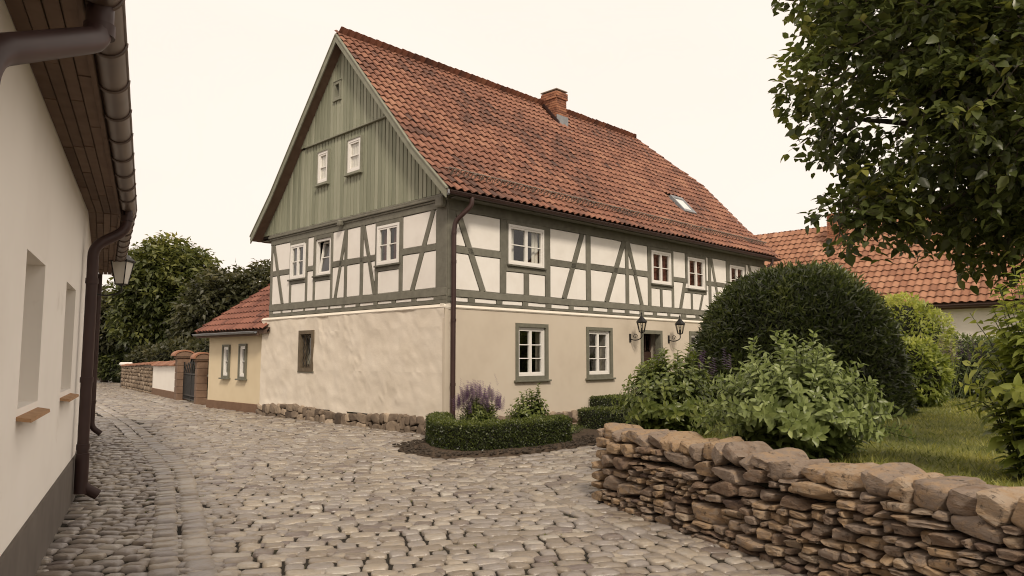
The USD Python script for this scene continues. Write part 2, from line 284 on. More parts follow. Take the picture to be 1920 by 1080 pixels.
M['lamp_glass'] = mat('lantern_glass', {'lw': ('layer_weight', {'blend': .5}), 'pw': ('math', {'math_type': 'power', 'value2': 4.0}), 'f': ('map_range', {'to_min': .06, 'to_max': 1.0, 'clamp': True}), 't': ('transparent_bsdf', {'color': (.93, .92, .88)}), 'g': ('glossy_bsdf', {'roughness': .08}), 'm': ('mix_closure', {})},
                      [('lw.facing', 'pw.value1'), ('pw.value', 'f.value'), ('f.result', 'm.fac'), ('t.BSDF', 'm.closure1'), ('g.BSDF', 'm.closure2')], surface='m.closure')
M['frosted'] = plain('frosted_lantern_glass', (.62, .60, .54), .35)
M['door'] = surf('dark_wood_door', [(0.2, (.025, .014, .010)), (0.8, (.06, .034, .024))], 6, 5, (1, 1, .2), rough=.6, bump=.3)
M['old_wood'] = surf('old_brown_frame', [(0.2, (.08, .062, .040)), (0.8, (.16, .125, .085))], 7, 5, rough=.8, bump=.3)

# ------------------------------------------------------------------ ground
rng = np.random.default_rng(5)
g = np.array([[-300, -60], [300, -60], [300, 400], [-300, 400]], float)
obj('ground', np.c_[g, np.full(4, -0.06)], [[0, 1, 2], [0, 2, 3]], M['earth'], kind='structure', label='bare earth ground stretching beyond the houses to the horizon')

# ------------------------------------------------------------------ the half-timbered house: local x along the front (t), y along the gable (s)
HO, HA = np.array([-1.327, 14.993, 0.0]), math.radians(90) - .78418
ca, sa = math.cos(HA), math.sin(HA)
def HW(p):
    p = np.asarray(p, float); return np.stack([HO[0] + p[..., 0] * ca - p[..., 1] * sa, HO[1] + p[..., 0] * sa + p[..., 1] * ca, p[..., 2]], -1)
HOUSE = thing('half_timbered_house', 'large half-timbered house with green boarded gable and red tiled roof', 'house', HO, HA)
gm = lambda u, v, d: np.stack([-d, u, v], -1)
fm = lambda u, v, d: np.stack([u, -d, v], -1)
L, W, EZ, KS, KZ, RS_, RZ = 14.1, 7.64, 4.95, 0.75, 6.01, 3.95, 9.54   # length, width, eave height, kink of the roof, ridge
# windows: u0, u1, z0, z1
GW = [(5.77, 6.525, 3.667, 4.59), (4.545, 5.25, 3.665, 4.595), (1.655, 2.50, 3.69, 4.595)]
FW = [(1.75, 2.92, 3.667, 4.57), (7.33, 8.30, 3.637, 4.557), (9.20, 10.15, 3.62, 4.55), (11.70, 12.65, 3.62, 4.535)]
FG = [(1.955, 3.03, 1.09, 2.36), (4.43, 5.48, 1.085, 2.345), (9.16, 10.2, 1.08, 2.355)]
DOOR = (6.73, 7.745, 0.0, 2.33)
GB = (5.10, 5.79, 1.25, 2.26)
# lower storey: front wall, corner return, displaced gable wall
holes = [sbox(a + .02, c + .02, b - .02, d - .02) for a, b, c, d in FG + [DOOR]]
V, F = prism_holes(sbox(-0.06, .30, L, 2.60).difference(unary_union(holes)), -.35, .03, fm)
obj('front_wall', V, F, M['plaster'], HOUSE)
us = np.unique(np.r_[np.arange(-.03, 7.9, .055), GB[0] + .03, GB[1] - .03, 7.88]); zs = np.unique(np.r_[np.arange(.24, 2.6, .055), GB[2] + .03, GB[3] - .03, 2.60])
U, Z = np.meshgrid(us, zs, indexing='ij'); P3 = np.stack([U, Z, 0 * U], -1)
d = .085 + .060 * (meshkit.fbm(P3 * 1.5, 3, 3) - .5) + .026 * (meshkit.fbm(P3 * 4.6, 3, 9) - .5) + .03 * np.maximum(0, meshkit.noise(P3 * [3, 4.5, 1] + 7, 4) - .62) + .020 * (1 - np.abs(2 * meshkit.fbm(P3 * [3.2, 2.1, 1] + 11, 3, 5) - 1)) ** 8 * np.clip(3 * meshkit.noise(P3 * 1.3 + 5, 2) - 1.3, 0, 1)
d += .03 * np.clip((.48 - Z) / .2, 0, 1) * meshkit.noise(P3 * 4)
zz = Z + np.where(Z < .26, .16 * (meshkit.fbm(P3 * 2.2, 3, 21) - .35), 0)
V = gm(U, zz, d).reshape(-1, 3); n = len(zs); i, j = np.meshgrid(np.arange(len(us) - 1), np.arange(n - 1), indexing='ij')
cu, cz = (us[i] + us[i + 1]) / 2, (zs[j] + zs[j + 1]) / 2; ok = ~((cu > GB[0] + .03) & (cu < GB[1] - .03) & (cz > GB[2] + .03) & (cz < GB[3] - .03))
q = np.stack([i * n + j, (i + 1) * n + j, (i + 1) * n + j + 1, i * n + j + 1], -1)[ok]
obj('gable_wall', V, np.vstack([q[:, [0, 2, 1]], q[:, [0, 3, 2]]]), M['plaster_rough'], HOUSE, smooth=True)
V, F = prism_holes(sbox(.0, .2, 7.86, 2.60).difference(sbox(GB[0] + .02, GB[2] + .02, GB[1] - .02, GB[3] - .02)), -.35, .05, gm)
obj('gable_wall_core', V, F, M['plaster_rough'], HOUSE)
V, F = prism(np.array([[-.09, .2], [.0, .2], [.0, 2.6], [-.09, 2.6]]), -.03, .045, fm); obj('corner_pilaster', V, F, M['plaster'], HOUSE)
mb = MB()   # white band along the top of the masonry
for fn, u0, u1 in ((gm, -.05, 7.9), (fm, -.1, L)):
    p = np.array([[0, 2.585], [.10, 2.60], [.115, 2.625], [.06, 2.68], [-.05, 2.70], [-.05, 2.585]])
    off = .0 if fn is gm else -.055
    A = [fn(np.full(6, u), p[:, 1], p[:, 0] + off) for u in (u0, u1)]; k = np.arange(6); k2 = (k + 1) % 6
    mb.add(np.vstack(A), np.vstack([np.stack([k, k2, k2 + 6], 1), np.stack([k, k2 + 6, k + 6], 1), tri2d([p]), tri2d([p]) + 6]))
mb.build('string_band', M['band'], HOUSE)
# back and far walls, floors
mb = MB()
mb.add(*bx([.05, 7.30, .1], [L, 7.62, 4.95])); mb.add(*bx([L - .3, .02, .1], [L - .001, 7.28, 4.95]))
pg = [[0.02, 4.94], [7.62, 4.94], [6.85, 6.0], [5.5, 7.7], [2.4, 7.7], [.78, 6.0]]
mb.add(*prism(np.array(pg), -L + .05, -L + .25, gm))
mb.build('rear_wall', M['plaster'], HOUSE)
mb = MB(); mb.add(*bx([.12, .12, 2.55], [L - .31, 7.29, 2.68])); mb.add(*bx([.12, .12, 4.85], [L - .31, 7.29, 4.94])); mb.add(*bx([3.4, .37, .1], [3.5, 7.29, 2.54])); mb.add(*bx([3.6, .2, 2.69], [3.7, 7.29, 4.84]))
mb.add(*bx([.4, .4, .1], [L - .31, 7.28, .16]))
mb.build('inner_floor', M['dark'], HOUSE)

# timber frame
def posts(lst, z0, z1): return [np.array([[u - w / 2, z0], [u + w / 2, z0], [u + w / 2, z1], [u - w / 2, z1]]) for u, w in lst]
R_ = lambda a, b, c, d: np.array([[a, c], [b, c], [b, d], [a, d]], float)
GT = [R_(0, 7.64, 2.865, 3.03), R_(0, 7.64, 2.70, 2.78), R_(0, 7.64, 4.70, 4.84)] + posts([(.18, .36), (1.595, .125), (2.525, .10), (3.135, .115), (3.815, .105), (4.46, .09), (5.29, .09), (5.675, .085), (6.515, .085), (7.585, .11)], 3.03, 4.70)
GT += [beam((7.49, 4.70), (6.93, 3.03), .125), beam((3.83, 4.70), (4.27, 3.03), .105), beam((3.07, 4.70), (2.59, 3.03), .105), beam((.47, 4.70), (1.18, 3.03), .13)]
GT += [R_(.36, 1.54, 3.835, 3.965), R_(2.57, 4.42, 3.815, 3.945), R_(5.33, 5.635, 3.82, 3.935), R_(6.555, 7.53, 3.825, 3.955), R_(1.655, 2.475, 3.55, 3.69), R_(4.50, 5.25, 3.53, 3.665), R_(5.715, 6.475, 3.54, 3.667),
       R_(1.655, 2.475, 4.595, 4.70), R_(4.50, 5.25, 4.595, 4.70), R_(5.715, 6.475, 4.59, 4.70)]
jg = [(.42, 1.03), (1.19, 1.77), (1.915, 2.46), (2.61, 3.18), (3.335, 3.85), (3.96, 4.50), (4.56, 5.12), (5.19, 5.72), (5.78, 6.37), (6.42, 6.92), (6.99, 7.47)]
e = [0] + [x for p in jg for x in p] + [7.64]
GT += [R_(e[k], e[k + 1], 2.78, 2.865) for k in range(0, len(e), 2)]
FT = [R_(0, L, 2.845, 2.99), R_(0, L, 2.685, 2.735), R_(0, L, 4.65, 4.94)] + posts([(.10, .2), (1.60, .18), (3.065, .17), (4.578, .175), (6.197, .135), (7.235, .15), (8.39, .11), (10.455, .15), (11.575, .19), (12.72, .12), (14.0, .2)], 2.99, 4.65)
FT += posts([(2.343, .156), (7.80, .105), (9.405, .095)], 2.99, 3.50) + posts([(9.13, .10)], 3.76, 4.65) + posts([(10.205, .09)], 3.61, 4.65)
FT += [beam((.26, 4.65), (.995, 2.99), .145), beam((4.35, 4.65), (3.65, 2.99), .155), beam((6.08, 4.65), (5.30, 2.99), .16), beam((6.25, 4.65), (6.86, 2.99), .14), beam((9.03, 3.77), (8.78, 2.99), .13), beam((10.56, 4.65), (11.06, 2.99), .125), beam((10.04, 3.49), (9.84, 2.99), .09), beam((13.0, 4.65), (13.7, 2.99), .13)]
FT += [R_(.2, 1.51, 3.765, 3.91), R_(3.15, 4.49, 3.755, 3.90), R_(4.665, 6.13, 3.785, 3.925), R_(6.265, 7.16, 3.785, 3.93), R_(8.445, 9.08, 3.765, 3.885), R_(10.53, 11.48, 3.78, 3.90), R_(12.78, 13.9, 3.78, 3.90), R_(10.25, 10.38, 3.78, 3.90),
       R_(1.69, 2.98, 3.50, 3.632), R_(7.31, 8.335, 3.50, 3.632), R_(8.98, 10.25, 3.48, 3.605), R_(11.67, 12.66, 3.49, 3.61)]
FT += [R_(1.69, 2.98, 4.57, 4.65), R_(7.31, 8.335, 4.557, 4.65), R_(9.18, 10.16, 4.55, 4.65), R_(11.67, 12.66, 4.535, 4.65), R_(2.92, 2.98, 3.632, 4.57), R_(1.69, 1.75, 3.632, 4.57), R_(8.30, 8.335, 3.632, 4.557)]
jf = [(.08, .573), (.755, 1.397), (1.573, 2.213), (2.39, 2.997), (3.18, 3.82), (3.99, 4.574), (4.746, 5.344), (5.54, 6.09), (6.27, 6.75), (6.94, 7.38), (7.565, 8.1), (8.23, 8.8), (9.06, 9.6), (9.8, 10.35), (10.5, 11.1), (11.3, 11.9), (12.1, 12.7), (12.9, 13.5)]
e = [0] + [x for p in jf for x in p] + [L]
FT += [R_(e[k], e[k + 1], 2.735, 2.845) for k in range(0, len(e), 2)]
tr = np.random.default_rng(3)
def frame(timbers, fn, wins, outer):
    done = []
    for k, t in enumerate(timbers):
        w = wobble(t, tr, .006)
        d1 = .016 + .002 * (k % 4)
        if k == 0: d1 = .030
        if k == 2: d1 = .024
        V, F = prism(w, -.10, d1, fn, .006); obj('timber_beam', V, F, M['timber'], HOUSE, tone=tr.uniform(.2, .8)); done.append(Polygon(ccw(w)).buffer(.0))
    rest = outer.difference(unary_union(done)).difference(unary_union([sbox(a, c, b, d) for a, b, c, d in wins]))
    for g in getattr(rest, 'geoms', [rest]):
        g = g.buffer(-.010).simplify(.006)
        for g in getattr(g, 'geoms', [g]):
            if g.area < .006: continue
            g = g.buffer(-.015, join_style=1).buffer(.015, join_style=1, quad_segs=3)
            if g.is_empty or g.geom_type != 'Polygon': continue
            V, F = prism(np.array(g.exterior.coords)[:-1], -.06, .006, fn, .010); obj('infill_panel', V, F, M['panel'], HOUSE)
frame(GT, gm, GW, sbox(0, 2.70, 7.64, 4.84)); frame(FT, fm, FW, sbox(0, 2.685, L, 4.94))
bk = sbox(.05, 2.69, 7.6, 4.9).difference(unary_union([sbox(a + .01, c + .01, b - .01, d - .01) for a, b, c, d in GW]))
V, F = prism_holes(bk, -.14, -.03, gm); obj('frame_backing', V, F, M['timber'], HOUSE, tone=.1)
bk = sbox(.145, 2.69, L, 4.9).difference(unary_union([sbox(a + .01, c + .01, b - .01, d - .01) for a, b, c, d in FW]))
V, F = prism_holes(bk, -.14, -.03, fm); obj('frame_backing', V, F, M['timber'], HOUSE, tone=.1)
# moulded cornice under the gable boards, with beam ends
for z0, z1, d1 in ((4.84, 4.885, .05), (4.888, 4.945, .085), (4.948, 5.0, .055)):
    V, F = prism(wobble(R_(-.04, 7.70, z0, z1), tr, .003), -.1, d1, gm, .012); obj('cornice_moulding', V, F, M['timber'], HOUSE, tone=.7)
for s, r in ((.12, .12), (3.95, .075)):
    V, F = cham([-.17, s - r, 4.70 if r > .1 else 4.78], [-.03, s + r, 4.93], .03); obj('beam_end', V, F, M['timber'], HOUSE, tone=.7)

# windows
def casement(fn, u0, u1, z0, z1, cols, rows, depth=.01, fw=.055, sur=0.0, sill=True, curtain=None, open_leaf=False, parent=HOUSE):
    ring = lambda a, b, c, d, w: sbox(a, c, b, d).difference(sbox(a + w, c + w, b - w, d - w))
    V, F = prism_holes(ring(u0, u1, z0, z1, fw), depth - .07, depth + .018, fn)
    if sur: V, F = prism_holes(ring(u0, u1, z0, z1, sur), -.10, .055, fn)
    w = obj('window', V, F, M['surround'] if sur else M['white_paint'], parent)
    if sur:
        u0, u1, z0, z1 = u0 + sur + .002, u1 - sur - .002, z0 + sur + .002, z1 - sur - .002
        V, F = prism_holes(ring(u0, u1, z0, z1, fw), depth - .06, depth + .018, fn); obj('frame', V, F, M['white_paint'], w)
    a, b, c, d = u0 + fw + .002, u1 - fw - .002, z0 + fw + .002, z1 - fw - .002; cw = (b - a) / cols; sw = .038
    for k in range(cols):
        x0, x1 = a + k * cw + .002, a + (k + 1) * cw - .002
        if open_leaf:
            fn_ = lambda u, v, dd, x0=x0: fn(x0 + (u - x0) * .9 + (v - c) * .0, v, dd - .0 - (v - c) * .16)
        else: fn_ = fn
        V, F = prism_holes(ring(x0, x1, c, d, sw), depth - .05, depth + .006, fn_); obj('sash', V, F, M['white_paint'], w)
        for r in range(1, rows):
            z = c + sw + (d - c - 2 * sw) * r / rows
            V, F = prism(R_(x0 + sw, x1 - sw, z - .011, z + .011), depth - .045, depth - .004, fn_); obj('glazing_bar', V, F, M['white_paint'], w)
        for r in range(rows):
            zb = c + sw + (d - c - 2 * sw) * r / rows + .011 * (r > 0); zt = c + sw + (d - c - 2 * sw) * (r + 1) / rows - .011 * (r < rows - 1)
            uv = R_(x0 + sw, x1 - sw, zb, zt); tw = tr.uniform(-.004, .004, 2)
            dd = depth - .028 + np.array([tw[0], -tw[0], -tw[1], tw[1]])
            V = fn_(uv[:, 0], uv[:, 1], dd); obj('pane', V, [[0, 2, 1], [0, 3, 2]] if fn is gm else [[0, 1, 2], [0, 2, 3]], M['glass'], w)   # facing outwards
    if sill:
        V, F = prism(R_(u0 - .05 - sur, u1 + .05 + sur, z0 - .045 - sur, z0 - .004 - sur), -.02, .075 + .035 * bool(sur), fn, .006); obj('sill', V, F, M['surround'] if sur else M['timber'], w)
    if curtain:
        mb = MB(); m_ = M['curtain_red'] if curtain == 'red' else M['curtain_white']; cov = {'red': [(0, .42), (.6, 1)], 'white': [(0, 1)], 'side': [(0, .22), (.8, 1)]}[curtain]
        if curtain == 'side': m_ = M['curtain_white']
        for f0, f1 in cov:
            x = np.linspace(a + (b - a) * f0, a + (b - a) * f1, 16); dd = depth - (.048 if curtain == 'white' else .13) - .012 * np.sin(x * 55)
            V = np.vstack([fn(x, np.full(16, c - .03), dd), fn(x, np.full(16, d + .03), dd)]); k = np.arange(15); mb.add(V, np.stack([k, k + 1, k + 17, k + 16], 1))
        mb.build('curtain', m_, w)
    return w
casement(gm, *GW[0], 2, 2); casement(gm, *GW[1], 1, 2, depth=-.03, open_leaf=True); casement(gm, *GW[2], 2, 2, curtain='red')
casement(fm, *FW[0], 2, 2, curtain='side'); casement(fm, *FW[1], 2, 2, curtain='red'); casement(fm, *FW[2], 2, 2, curtain='red'); casement(fm, *FW[3], 2, 2)
for k, w in enumerate(FG): casement(fm, *w, 2, 3, depth=-.02, sur=.085, fw=.045)
w = casement(gm, *GB, 1, 1, depth=.0, sur=.075, fw=.05)
UsdShade.MaterialBindingAPI(stage.GetPrimAtPath(w)).Bind(M['old_wood'])
UsdShade.MaterialBindingAPI(stage.GetPrimAtPath(w + '/frame')).Bind(M['old_wood']); UsdShade.MaterialBindingAPI(stage.GetPrimAtPath(w + '/sash')).Bind(M['old_wood'])
V, F = prism_holes(sbox(*[GB[0] - .02, GB[2] - .02, GB[1] + .02, GB[3] + .02]).difference(sbox(GB[0] + .075, GB[2] + .075, GB[1] - .075, GB[3] - .075)), .057, .115, gm); obj('casing', V, F, M['old_wood'], w)
mb = MB()
for k in range(3):
    u = GB[0] + .22 + k * .125
    zz = np.linspace(GB[2] + .1, GB[3] - .1, 26); mb.add(*tube(np.stack([np.full(26, -.085), u + .035 * np.sin((zz - GB[2]) * 22 + k), zz], 1), .009, 5))
mb.build('iron_grille', M['iron'], w)
# door
V, F = prism_holes(sbox(DOOR[0], 0, DOOR[1], DOOR[3]).difference(sbox(DOOR[0] + .1, -.1, DOOR[1] - .1, DOOR[3] - .1)), -.12, .06, fm); dr = obj('door', V, F, M['surround'], HOUSE, label='recessed dark front door in a grey frame')
V, F = prism(R_(DOOR[0] + .1, DOOR[1] - .1, .05, 1.75), -.32, -.27, fm); obj('door_leaf', V, F, M['door'], dr)
for a, b, c, d in ((.18, .46, .2, .85), (.55, .83, .2, .85), (.18, .46, .95, 1.6), (.55, .83, .95, 1.6)):
    V, F = prism(R_(DOOR[0] + a, DOOR[0] + b, c, d), -.27, -.25, fm, .012); obj('door_panel', V, F, M['door'], dr)
V, F = prism(R_(DOOR[0] + .1, DOOR[1] - .1, 1.78, 2.23), -.31, -.30, fm); obj('pane', V, F, M['glass'], dr)
mb = MB()
for u in (.1, .37, .64, .87): mb.add(*bx(fm(np.array(DOOR[0] + u), np.array(1.78), np.array(-.30)), fm(np.array(DOOR[0] + u + .03), np.array(2.23), np.array(-.26))))
mb.build('glazing_bar', M['door'], dr)
V, F = cham([DOOR[0] - .1, -.5, 0.0], [DOOR[1] + .1, -.07, .13], .02); obj('door_step', V, F, M['rubble'], HOUSE, tone=.7)

# gable boards: two tiers, the upper one proud of the lower
slope_out = [(-.36, 4.90), (KS, KZ - .02), (RS_, RZ - .06), (2 * RS_ - KS, KZ - .02), (2 * RS_ + .36, 4.90)]
tri_g = Polygon(slope_out).buffer(-.02)
AW = [(4.62, 5.17, 5.99, 6.875), (3.14, 3.775, 6.015, 6.90), (4.10, 4.375, 8.06, 8.49)]
hol = unary_union([sbox(a, c, b, d) for a, b, c, d in AW])
for (z0, z1, d0) in ((5.0, 7.10, .03), (7.12, 9.7, .075)):
    s = -.4
    while s < 8.4:
        w = tr.uniform(.125, .165)
        g = sbox(s + .013, z0 + tr.uniform(0, .012), s + w - .013, z1).intersection(tri_g).difference(hol)
        for q in getattr(g, 'geoms', [g]):
            if q.geom_type == 'Polygon' and q.area > .004:
                V, F = prism(np.array(q.exterior.coords)[:-1], d0 - .028, d0 + tr.uniform(-.002, .003), gm, .006); obj('gable_board', V, F, M['board'], HOUSE, tone=tr.uniform(.1, .9))
        s += w
V, F = prism_holes(tri_g.intersection(sbox(-1, 4.95, 9, 9.8)).difference(hol), -.06, -.001, gm); obj('gable_backing', V, F, M['dark'], HOUSE)
V, F = prism(R_(2.14, 5.76, 7.10, 7.135), -.02, .10, gm, .006); obj('drip_board', V, F, M['trim'], HOUSE)
for k, (a, b, c, d) in enumerate(AW):
    if k < 2:
        casement(gm, a + .035, b - .035, c + .05, d - .03, 1, 2, depth=.05, fw=.06, sill=False, curtain='white')
        V, F = prism_holes(sbox(a, c, b, d).difference(sbox(a + .034, c + .049, b - .034, d - .029)), -.03, .085, gm); obj('window_casing', V, F, M['trim'], HOUSE)
        V, F = prism(R_(a - .03, b + .03, c - .035, c - .002), -.02, .13, gm, .006); obj('window_sill', V, F, M['trim'], HOUSE)
    else:
        V, F = prism_holes(sbox(a - .02, c - .02, b + .02, d + .02).difference(sbox(a + .05, c + .05, b - .05, d - .05)), -.03, .105, gm); obj('vent_frame', V, F, M['trim'], HOUSE)
        for q in ((a - .05, b + .05, d + .022, d + .05), (a - .05, b + .05, c - .05, c - .022)):
            V, F = prism(R_(*q), .02, .12, gm, .006); obj('vent_trim', V, F, M['trim'], HOUSE)
        V, F = bx([.15, a, c], [.2, b, d]); obj('vent_hole', V, F, M['dark'], HOUSE)
# roof decks, barge boards, soffits
def strip(prof, x0, x1, th):
    """closed slab following profile (s,z), thickness th downwards"""
    p = np.array(prof, float); q = p - [0, th]
    poly = np.vstack([p, q[::-1]]); n = len(poly)
    V = np.vstack([np.c_[np.full(n, x), poly] for x in (x0, x1)]); i = np.arange(n); j = (i + 1) % n; t = tri2d([poly])
    return V, np.vstack([np.stack([i, j, j + n], 1), np.stack([i, j + n, i + n], 1), t, t[:, ::-1] + n])
X0, X1 = -.32, L + .27
mir = lambda pr: [(2 * RS_ - s, z) for s, z in pr]
prof = [(-.36, EZ + .02), (KS, KZ), (RS_, RZ)]
HX, HZ = 12.35, 7.83      # half hip: where the ridge ends, height of the hip's eave
sh = RS_ - (RZ - HZ) / ((RZ - KZ) / (RS_ - KS))
mb = MB()
for mirr in (False, True):
    def PT(x, s, z): return [x, (2 * RS_ - s) if mirr else s, z]
    top = [PT(X0, -.36, EZ + .02), PT(X1, -.36, EZ + .02), PT(X1, KS, KZ), PT(X0, KS, KZ), PT(X1, sh, HZ), PT(HX, RS_, RZ), PT(X0, RS_, RZ)]
    top = np.array(top); Fq = [[0, 1, 2], [0, 2, 3], [3, 2, 4], [3, 4, 5], [3, 5, 6]]
    V = np.vstack([top, top - [0, 0, .10]]); Fq = np.array(Fq); mb.add(V, np.vstack([Fq, Fq[:, ::-1] + 7, [[0, 7, 8], [0, 8, 1], [0, 3, 10], [0, 10, 7], [3, 6, 13], [3, 13, 10], [1, 8, 9], [1, 9, 2], [2, 9, 11], [2, 11, 4]]]))
hp = np.array([[X1, sh, HZ], [X1, 2 * RS_ - sh, HZ], [HX, RS_, RZ]]); mb.add(np.vstack([hp, hp - [0, 0, .1]]), [[0, 1, 2], [5, 4, 3]])
mb.build('roof_deck', M['soffit'], HOUSE, tone=True)
for mr in (False, True):
    f = mir if mr else (lambda p: p)
    V, F = strip(f([(-.34, EZ + .045), (KS, KZ + .03), (RS_, RZ + .03)]), X0 - .032, X0 - .002, .20); obj('barge_board', V, F, M['trim'], HOUSE)
    V, F = strip(f([(-.36, EZ + .065), (KS, KZ + .05), (RS_, RZ + .05)]), X0 - .05, X0 + .02, .035); obj('verge_cap', V, F, M['trim'], HOUSE)
V, F = bx([.0, -.34, 4.86], [X1, -.10, 4.885]); obj('eave_soffit', V, F, M['timber'], HOUSE, tone=.1)
V, F = bx([-.24, -.36, EZ - .10], [X1, -.345, EZ]); obj('fascia', V, F, M['timber'], HOUSE, tone=.2)
V, F = bx([.0, 2 * RS_ + .0, 4.86], [X1, 2 * RS_ + .34, 4.885]); obj('eave_soffit', V, F, M['timber'], HOUSE, tone=.1)
V, F = cham([X0 + .0, -.40, EZ - .10], [X0 + .05, -.30, EZ + .02], .02); obj('gutter_end', V, F, M['lead'], HOUSE)

# tiles
TX = 9
def tile_shape(w, ln, th=.022, h=.031):
    """one pantile: u across, v up the slope, height; lower edge thick"""
    x = np.linspace(0, 1, TX); hh = h * np.cos(2 * np.pi * (x - .30)) * (1 - .25 * x)
    lo = np.stack([x * w * 1.10, np.zeros(TX), hh + .054], 1); hi = np.stack([x * w * 1.10, np.full(TX, ln), hh + .006], 1); lb = lo - [0, -.004, th]
    V = np.vstack([lo, hi, lb]); k = np.arange(TX - 1)
    F = np.vstack([np.stack([k, k + 1, k + 1 + TX], 1), np.stack([k, k + 1 + TX, k + TX], 1), np.stack([k + 2 * TX, k + 1 + 2 * TX, k + 1], 1), np.stack([k + 2 * TX, k + 1, k], 1)])
    return V, F
def lay_tiles(prof, x0, x1, to3, w, ex, rg, keep=lambda x, s: True, patch=None, lim=None):
    """tiles over profile (s,z) from the eave up; to3(x, s, z) -> local xyz. Returns [(V, F, tone, centre)]"""
    p = np.array(prof, float); seg = np.linalg.norm(np.diff(p, axis=0), axis=1); cum = np.r_[0, np.cumsum(seg)]; out = []; a = 0.0; row = 0
    base, F = tile_shape(w, ex * 1.22)
    while a < cum[-1] - .06:
        k = min(np.searchsorted(cum, a + ex * .3, 'right') - 1, len(seg) - 1); dv = (p[k + 1] - p[k]) / seg[k]; o = p[k] + dv * (a - cum[k]); nv = np.array([-dv[1], dv[0]]); nv = nv if nv[1] > 0 else -nv
        x = x0 + rg.uniform(-.006, .006)
        while x < x1 - w * .5:
            if keep(x + w / 2, o[0]):
                B = base + [rg.uniform(-.006, .006), rg.uniform(-.009, .009), rg.uniform(-.004, .004)]; B[:, 2] += (B[:, 0] - w / 2) * rg.uniform(-.025, .025); B[:, 0] += B[:, 1] * rg.uniform(-.02, .02)
                sz = o[None] + B[:, 1:2] * dv + B[:, 2:3] * nv
                xx = x + B[:, 0]
                if lim is not None: lo_, hi_ = lim(sz[:, 0]); xx = np.clip(xx, lo_, np.maximum(lo_, hi_))      # cut along the hip
                V = to3(xx, sz[:, 0], sz[:, 1]); t = np.clip(rg.normal(.62, .22), 0, 1)
                if patch is not None: t = np.clip(t + patch(x, a), 0, 1)
                out.append((V, F, t, V.mean(0)))
            x += w
        a += ex; row += 1
    return out
def place_tiles(tiles, parent, m, towor, limit=300, name='roof_tile'):
    c = towor(np.array([t[3] for t in tiles])); dist = np.linalg.norm(c - CAM, axis=1); o = np.argsort(dist)
    for k in o[:limit]: obj(name, tiles[k][0], tiles[k][1], m, parent, smooth=True, tone=tiles[k][2])
    if len(o) > limit:
        mb = MB()
        for k in o[limit:]: mb.add(*tiles[k][:3])
        mb.build('tile_field', m, parent, smooth=True, tone=True, kind='stuff')
rt = np.random.default_rng(17)
grad = (HX - X1) / (RS_ - sh)
inside = lambda x, s: s < sh or x < X1 + (s - sh) * grad + .10
hlim = lambda s: (np.full(len(s), -9.0), np.where(s < sh, 99.0, X1 + (s - sh) * grad))
patch = lambda x, a: -.8 * max(0.0, float(meshkit.fbm(np.array([x * 1.1, a * 1.6, 3.0]), 3, 5)) - .55) + .5 * (float(meshkit.noise(np.array([x * .35, a * .5, 9.0]), 3)) - .5)
hitch = lambda x, s: not (7.16 < x < 7.80 and s > 3.18) and not (10.42 < x < 11.2 and .86 < s < 1.42)
tiles = lay_tiles([(-.42, EZ + .0), (KS, KZ + .02), (RS_, RZ + .02)], X0 + .02, X1, lambda x, s, z: np.stack([x, s, z + .035 * meshkit.noise(np.stack([x * .7, s * .9, 0 * x], -1), 6)], -1), .205, .272, rt, lambda x, s: inside(x, s) and hitch(x, s), patch, hlim)
place_tiles(tiles, HOUSE, M['tile'], HW)
back = lay_tiles([(-.42, EZ + .0), (KS, KZ + .02), (RS_, RZ + .02)], X0 + .02, X1, lambda x, s, z: np.stack([x, 2 * RS_ - s, z], -1), .205, .272, rt, inside, patch, hlim)
mb = MB()
for t in back: mb.add(*t[:3])
hipw = RS_ - sh
for t in lay_tiles([(0, HZ), (1, HZ + (RZ - HZ))], -hipw, hipw, lambda x, s, z: np.stack([X1 + .05 - s * (X1 - HX), RS_ + x, z + .03], -1), .205, .272, rt, lambda x, s: abs(x) < hipw * (1 - s) + .1, None, lambda s: (-hipw * (1 - s), hipw * (1 - s))): mb.add(*t[:3])
mb.build('rear_tile_field', M['tile'], HOUSE, smooth=True, tone=True, kind='stuff')
def ridge_line(p0, p1, parent, m, rg, r=.088, ln=.36):
    p0, p1 = np.asarray(p0, float), np.asarray(p1, float); Ld = np.linalg.norm(p1 - p0); dr = (p1 - p0) / Ld; side = np.cross(dr, [0, 0, 1]); side /= np.linalg.norm(side); up = np.cross(side, dr)
    for k in range(int(Ld / ln)):
        an = np.linspace(-.15, np.pi + .15, 9); V = []
        for q, rr in ((0, r * 1.06), (ln * 1.08, r * .94)):
            for R2 in (rr, rr - .016): V.append(p0 + dr * (k * ln + q) + np.outer(np.cos(an) * R2, side) + np.outer(np.sin(an) * R2 - .055, up) + up * rg.uniform(-.006, .006))
        V = np.vstack(V); i = np.arange(8)
        F = np.vstack([np.stack([i, i + 1, i + 19], 1), np.stack([i, i + 19, i + 18], 1), np.stack([i, i + 9, i + 10], 1), np.stack([i, i + 10, i + 1], 1), np.stack([i + 9, i + 27, i + 28], 1), np.stack([i + 9, i + 28, i + 10], 1)])
        obj('ridge_tile', V, F, m, parent, smooth=50, tone=None if False else np.clip(rg.normal(.62, .2), 0, 1))
ridge_line((X0, RS_, RZ + .05), (7.14, RS_, RZ + .04), HOUSE, M['tile'], rt); ridge_line((7.84, RS_, RZ + .04), (HX - .12, RS_, RZ + .045), HOUSE, M['tile'], rt)
ridge_line((X1 + .06, sh, HZ + .03), (HX, RS_, RZ + .03), HOUSE, M['tile'], rt, .075, .33); ridge_line((X1 + .06, 2 * RS_ - sh, HZ + .03), (HX, RS_, RZ + .03), HOUSE, M['tile'], rt, .08, .33)
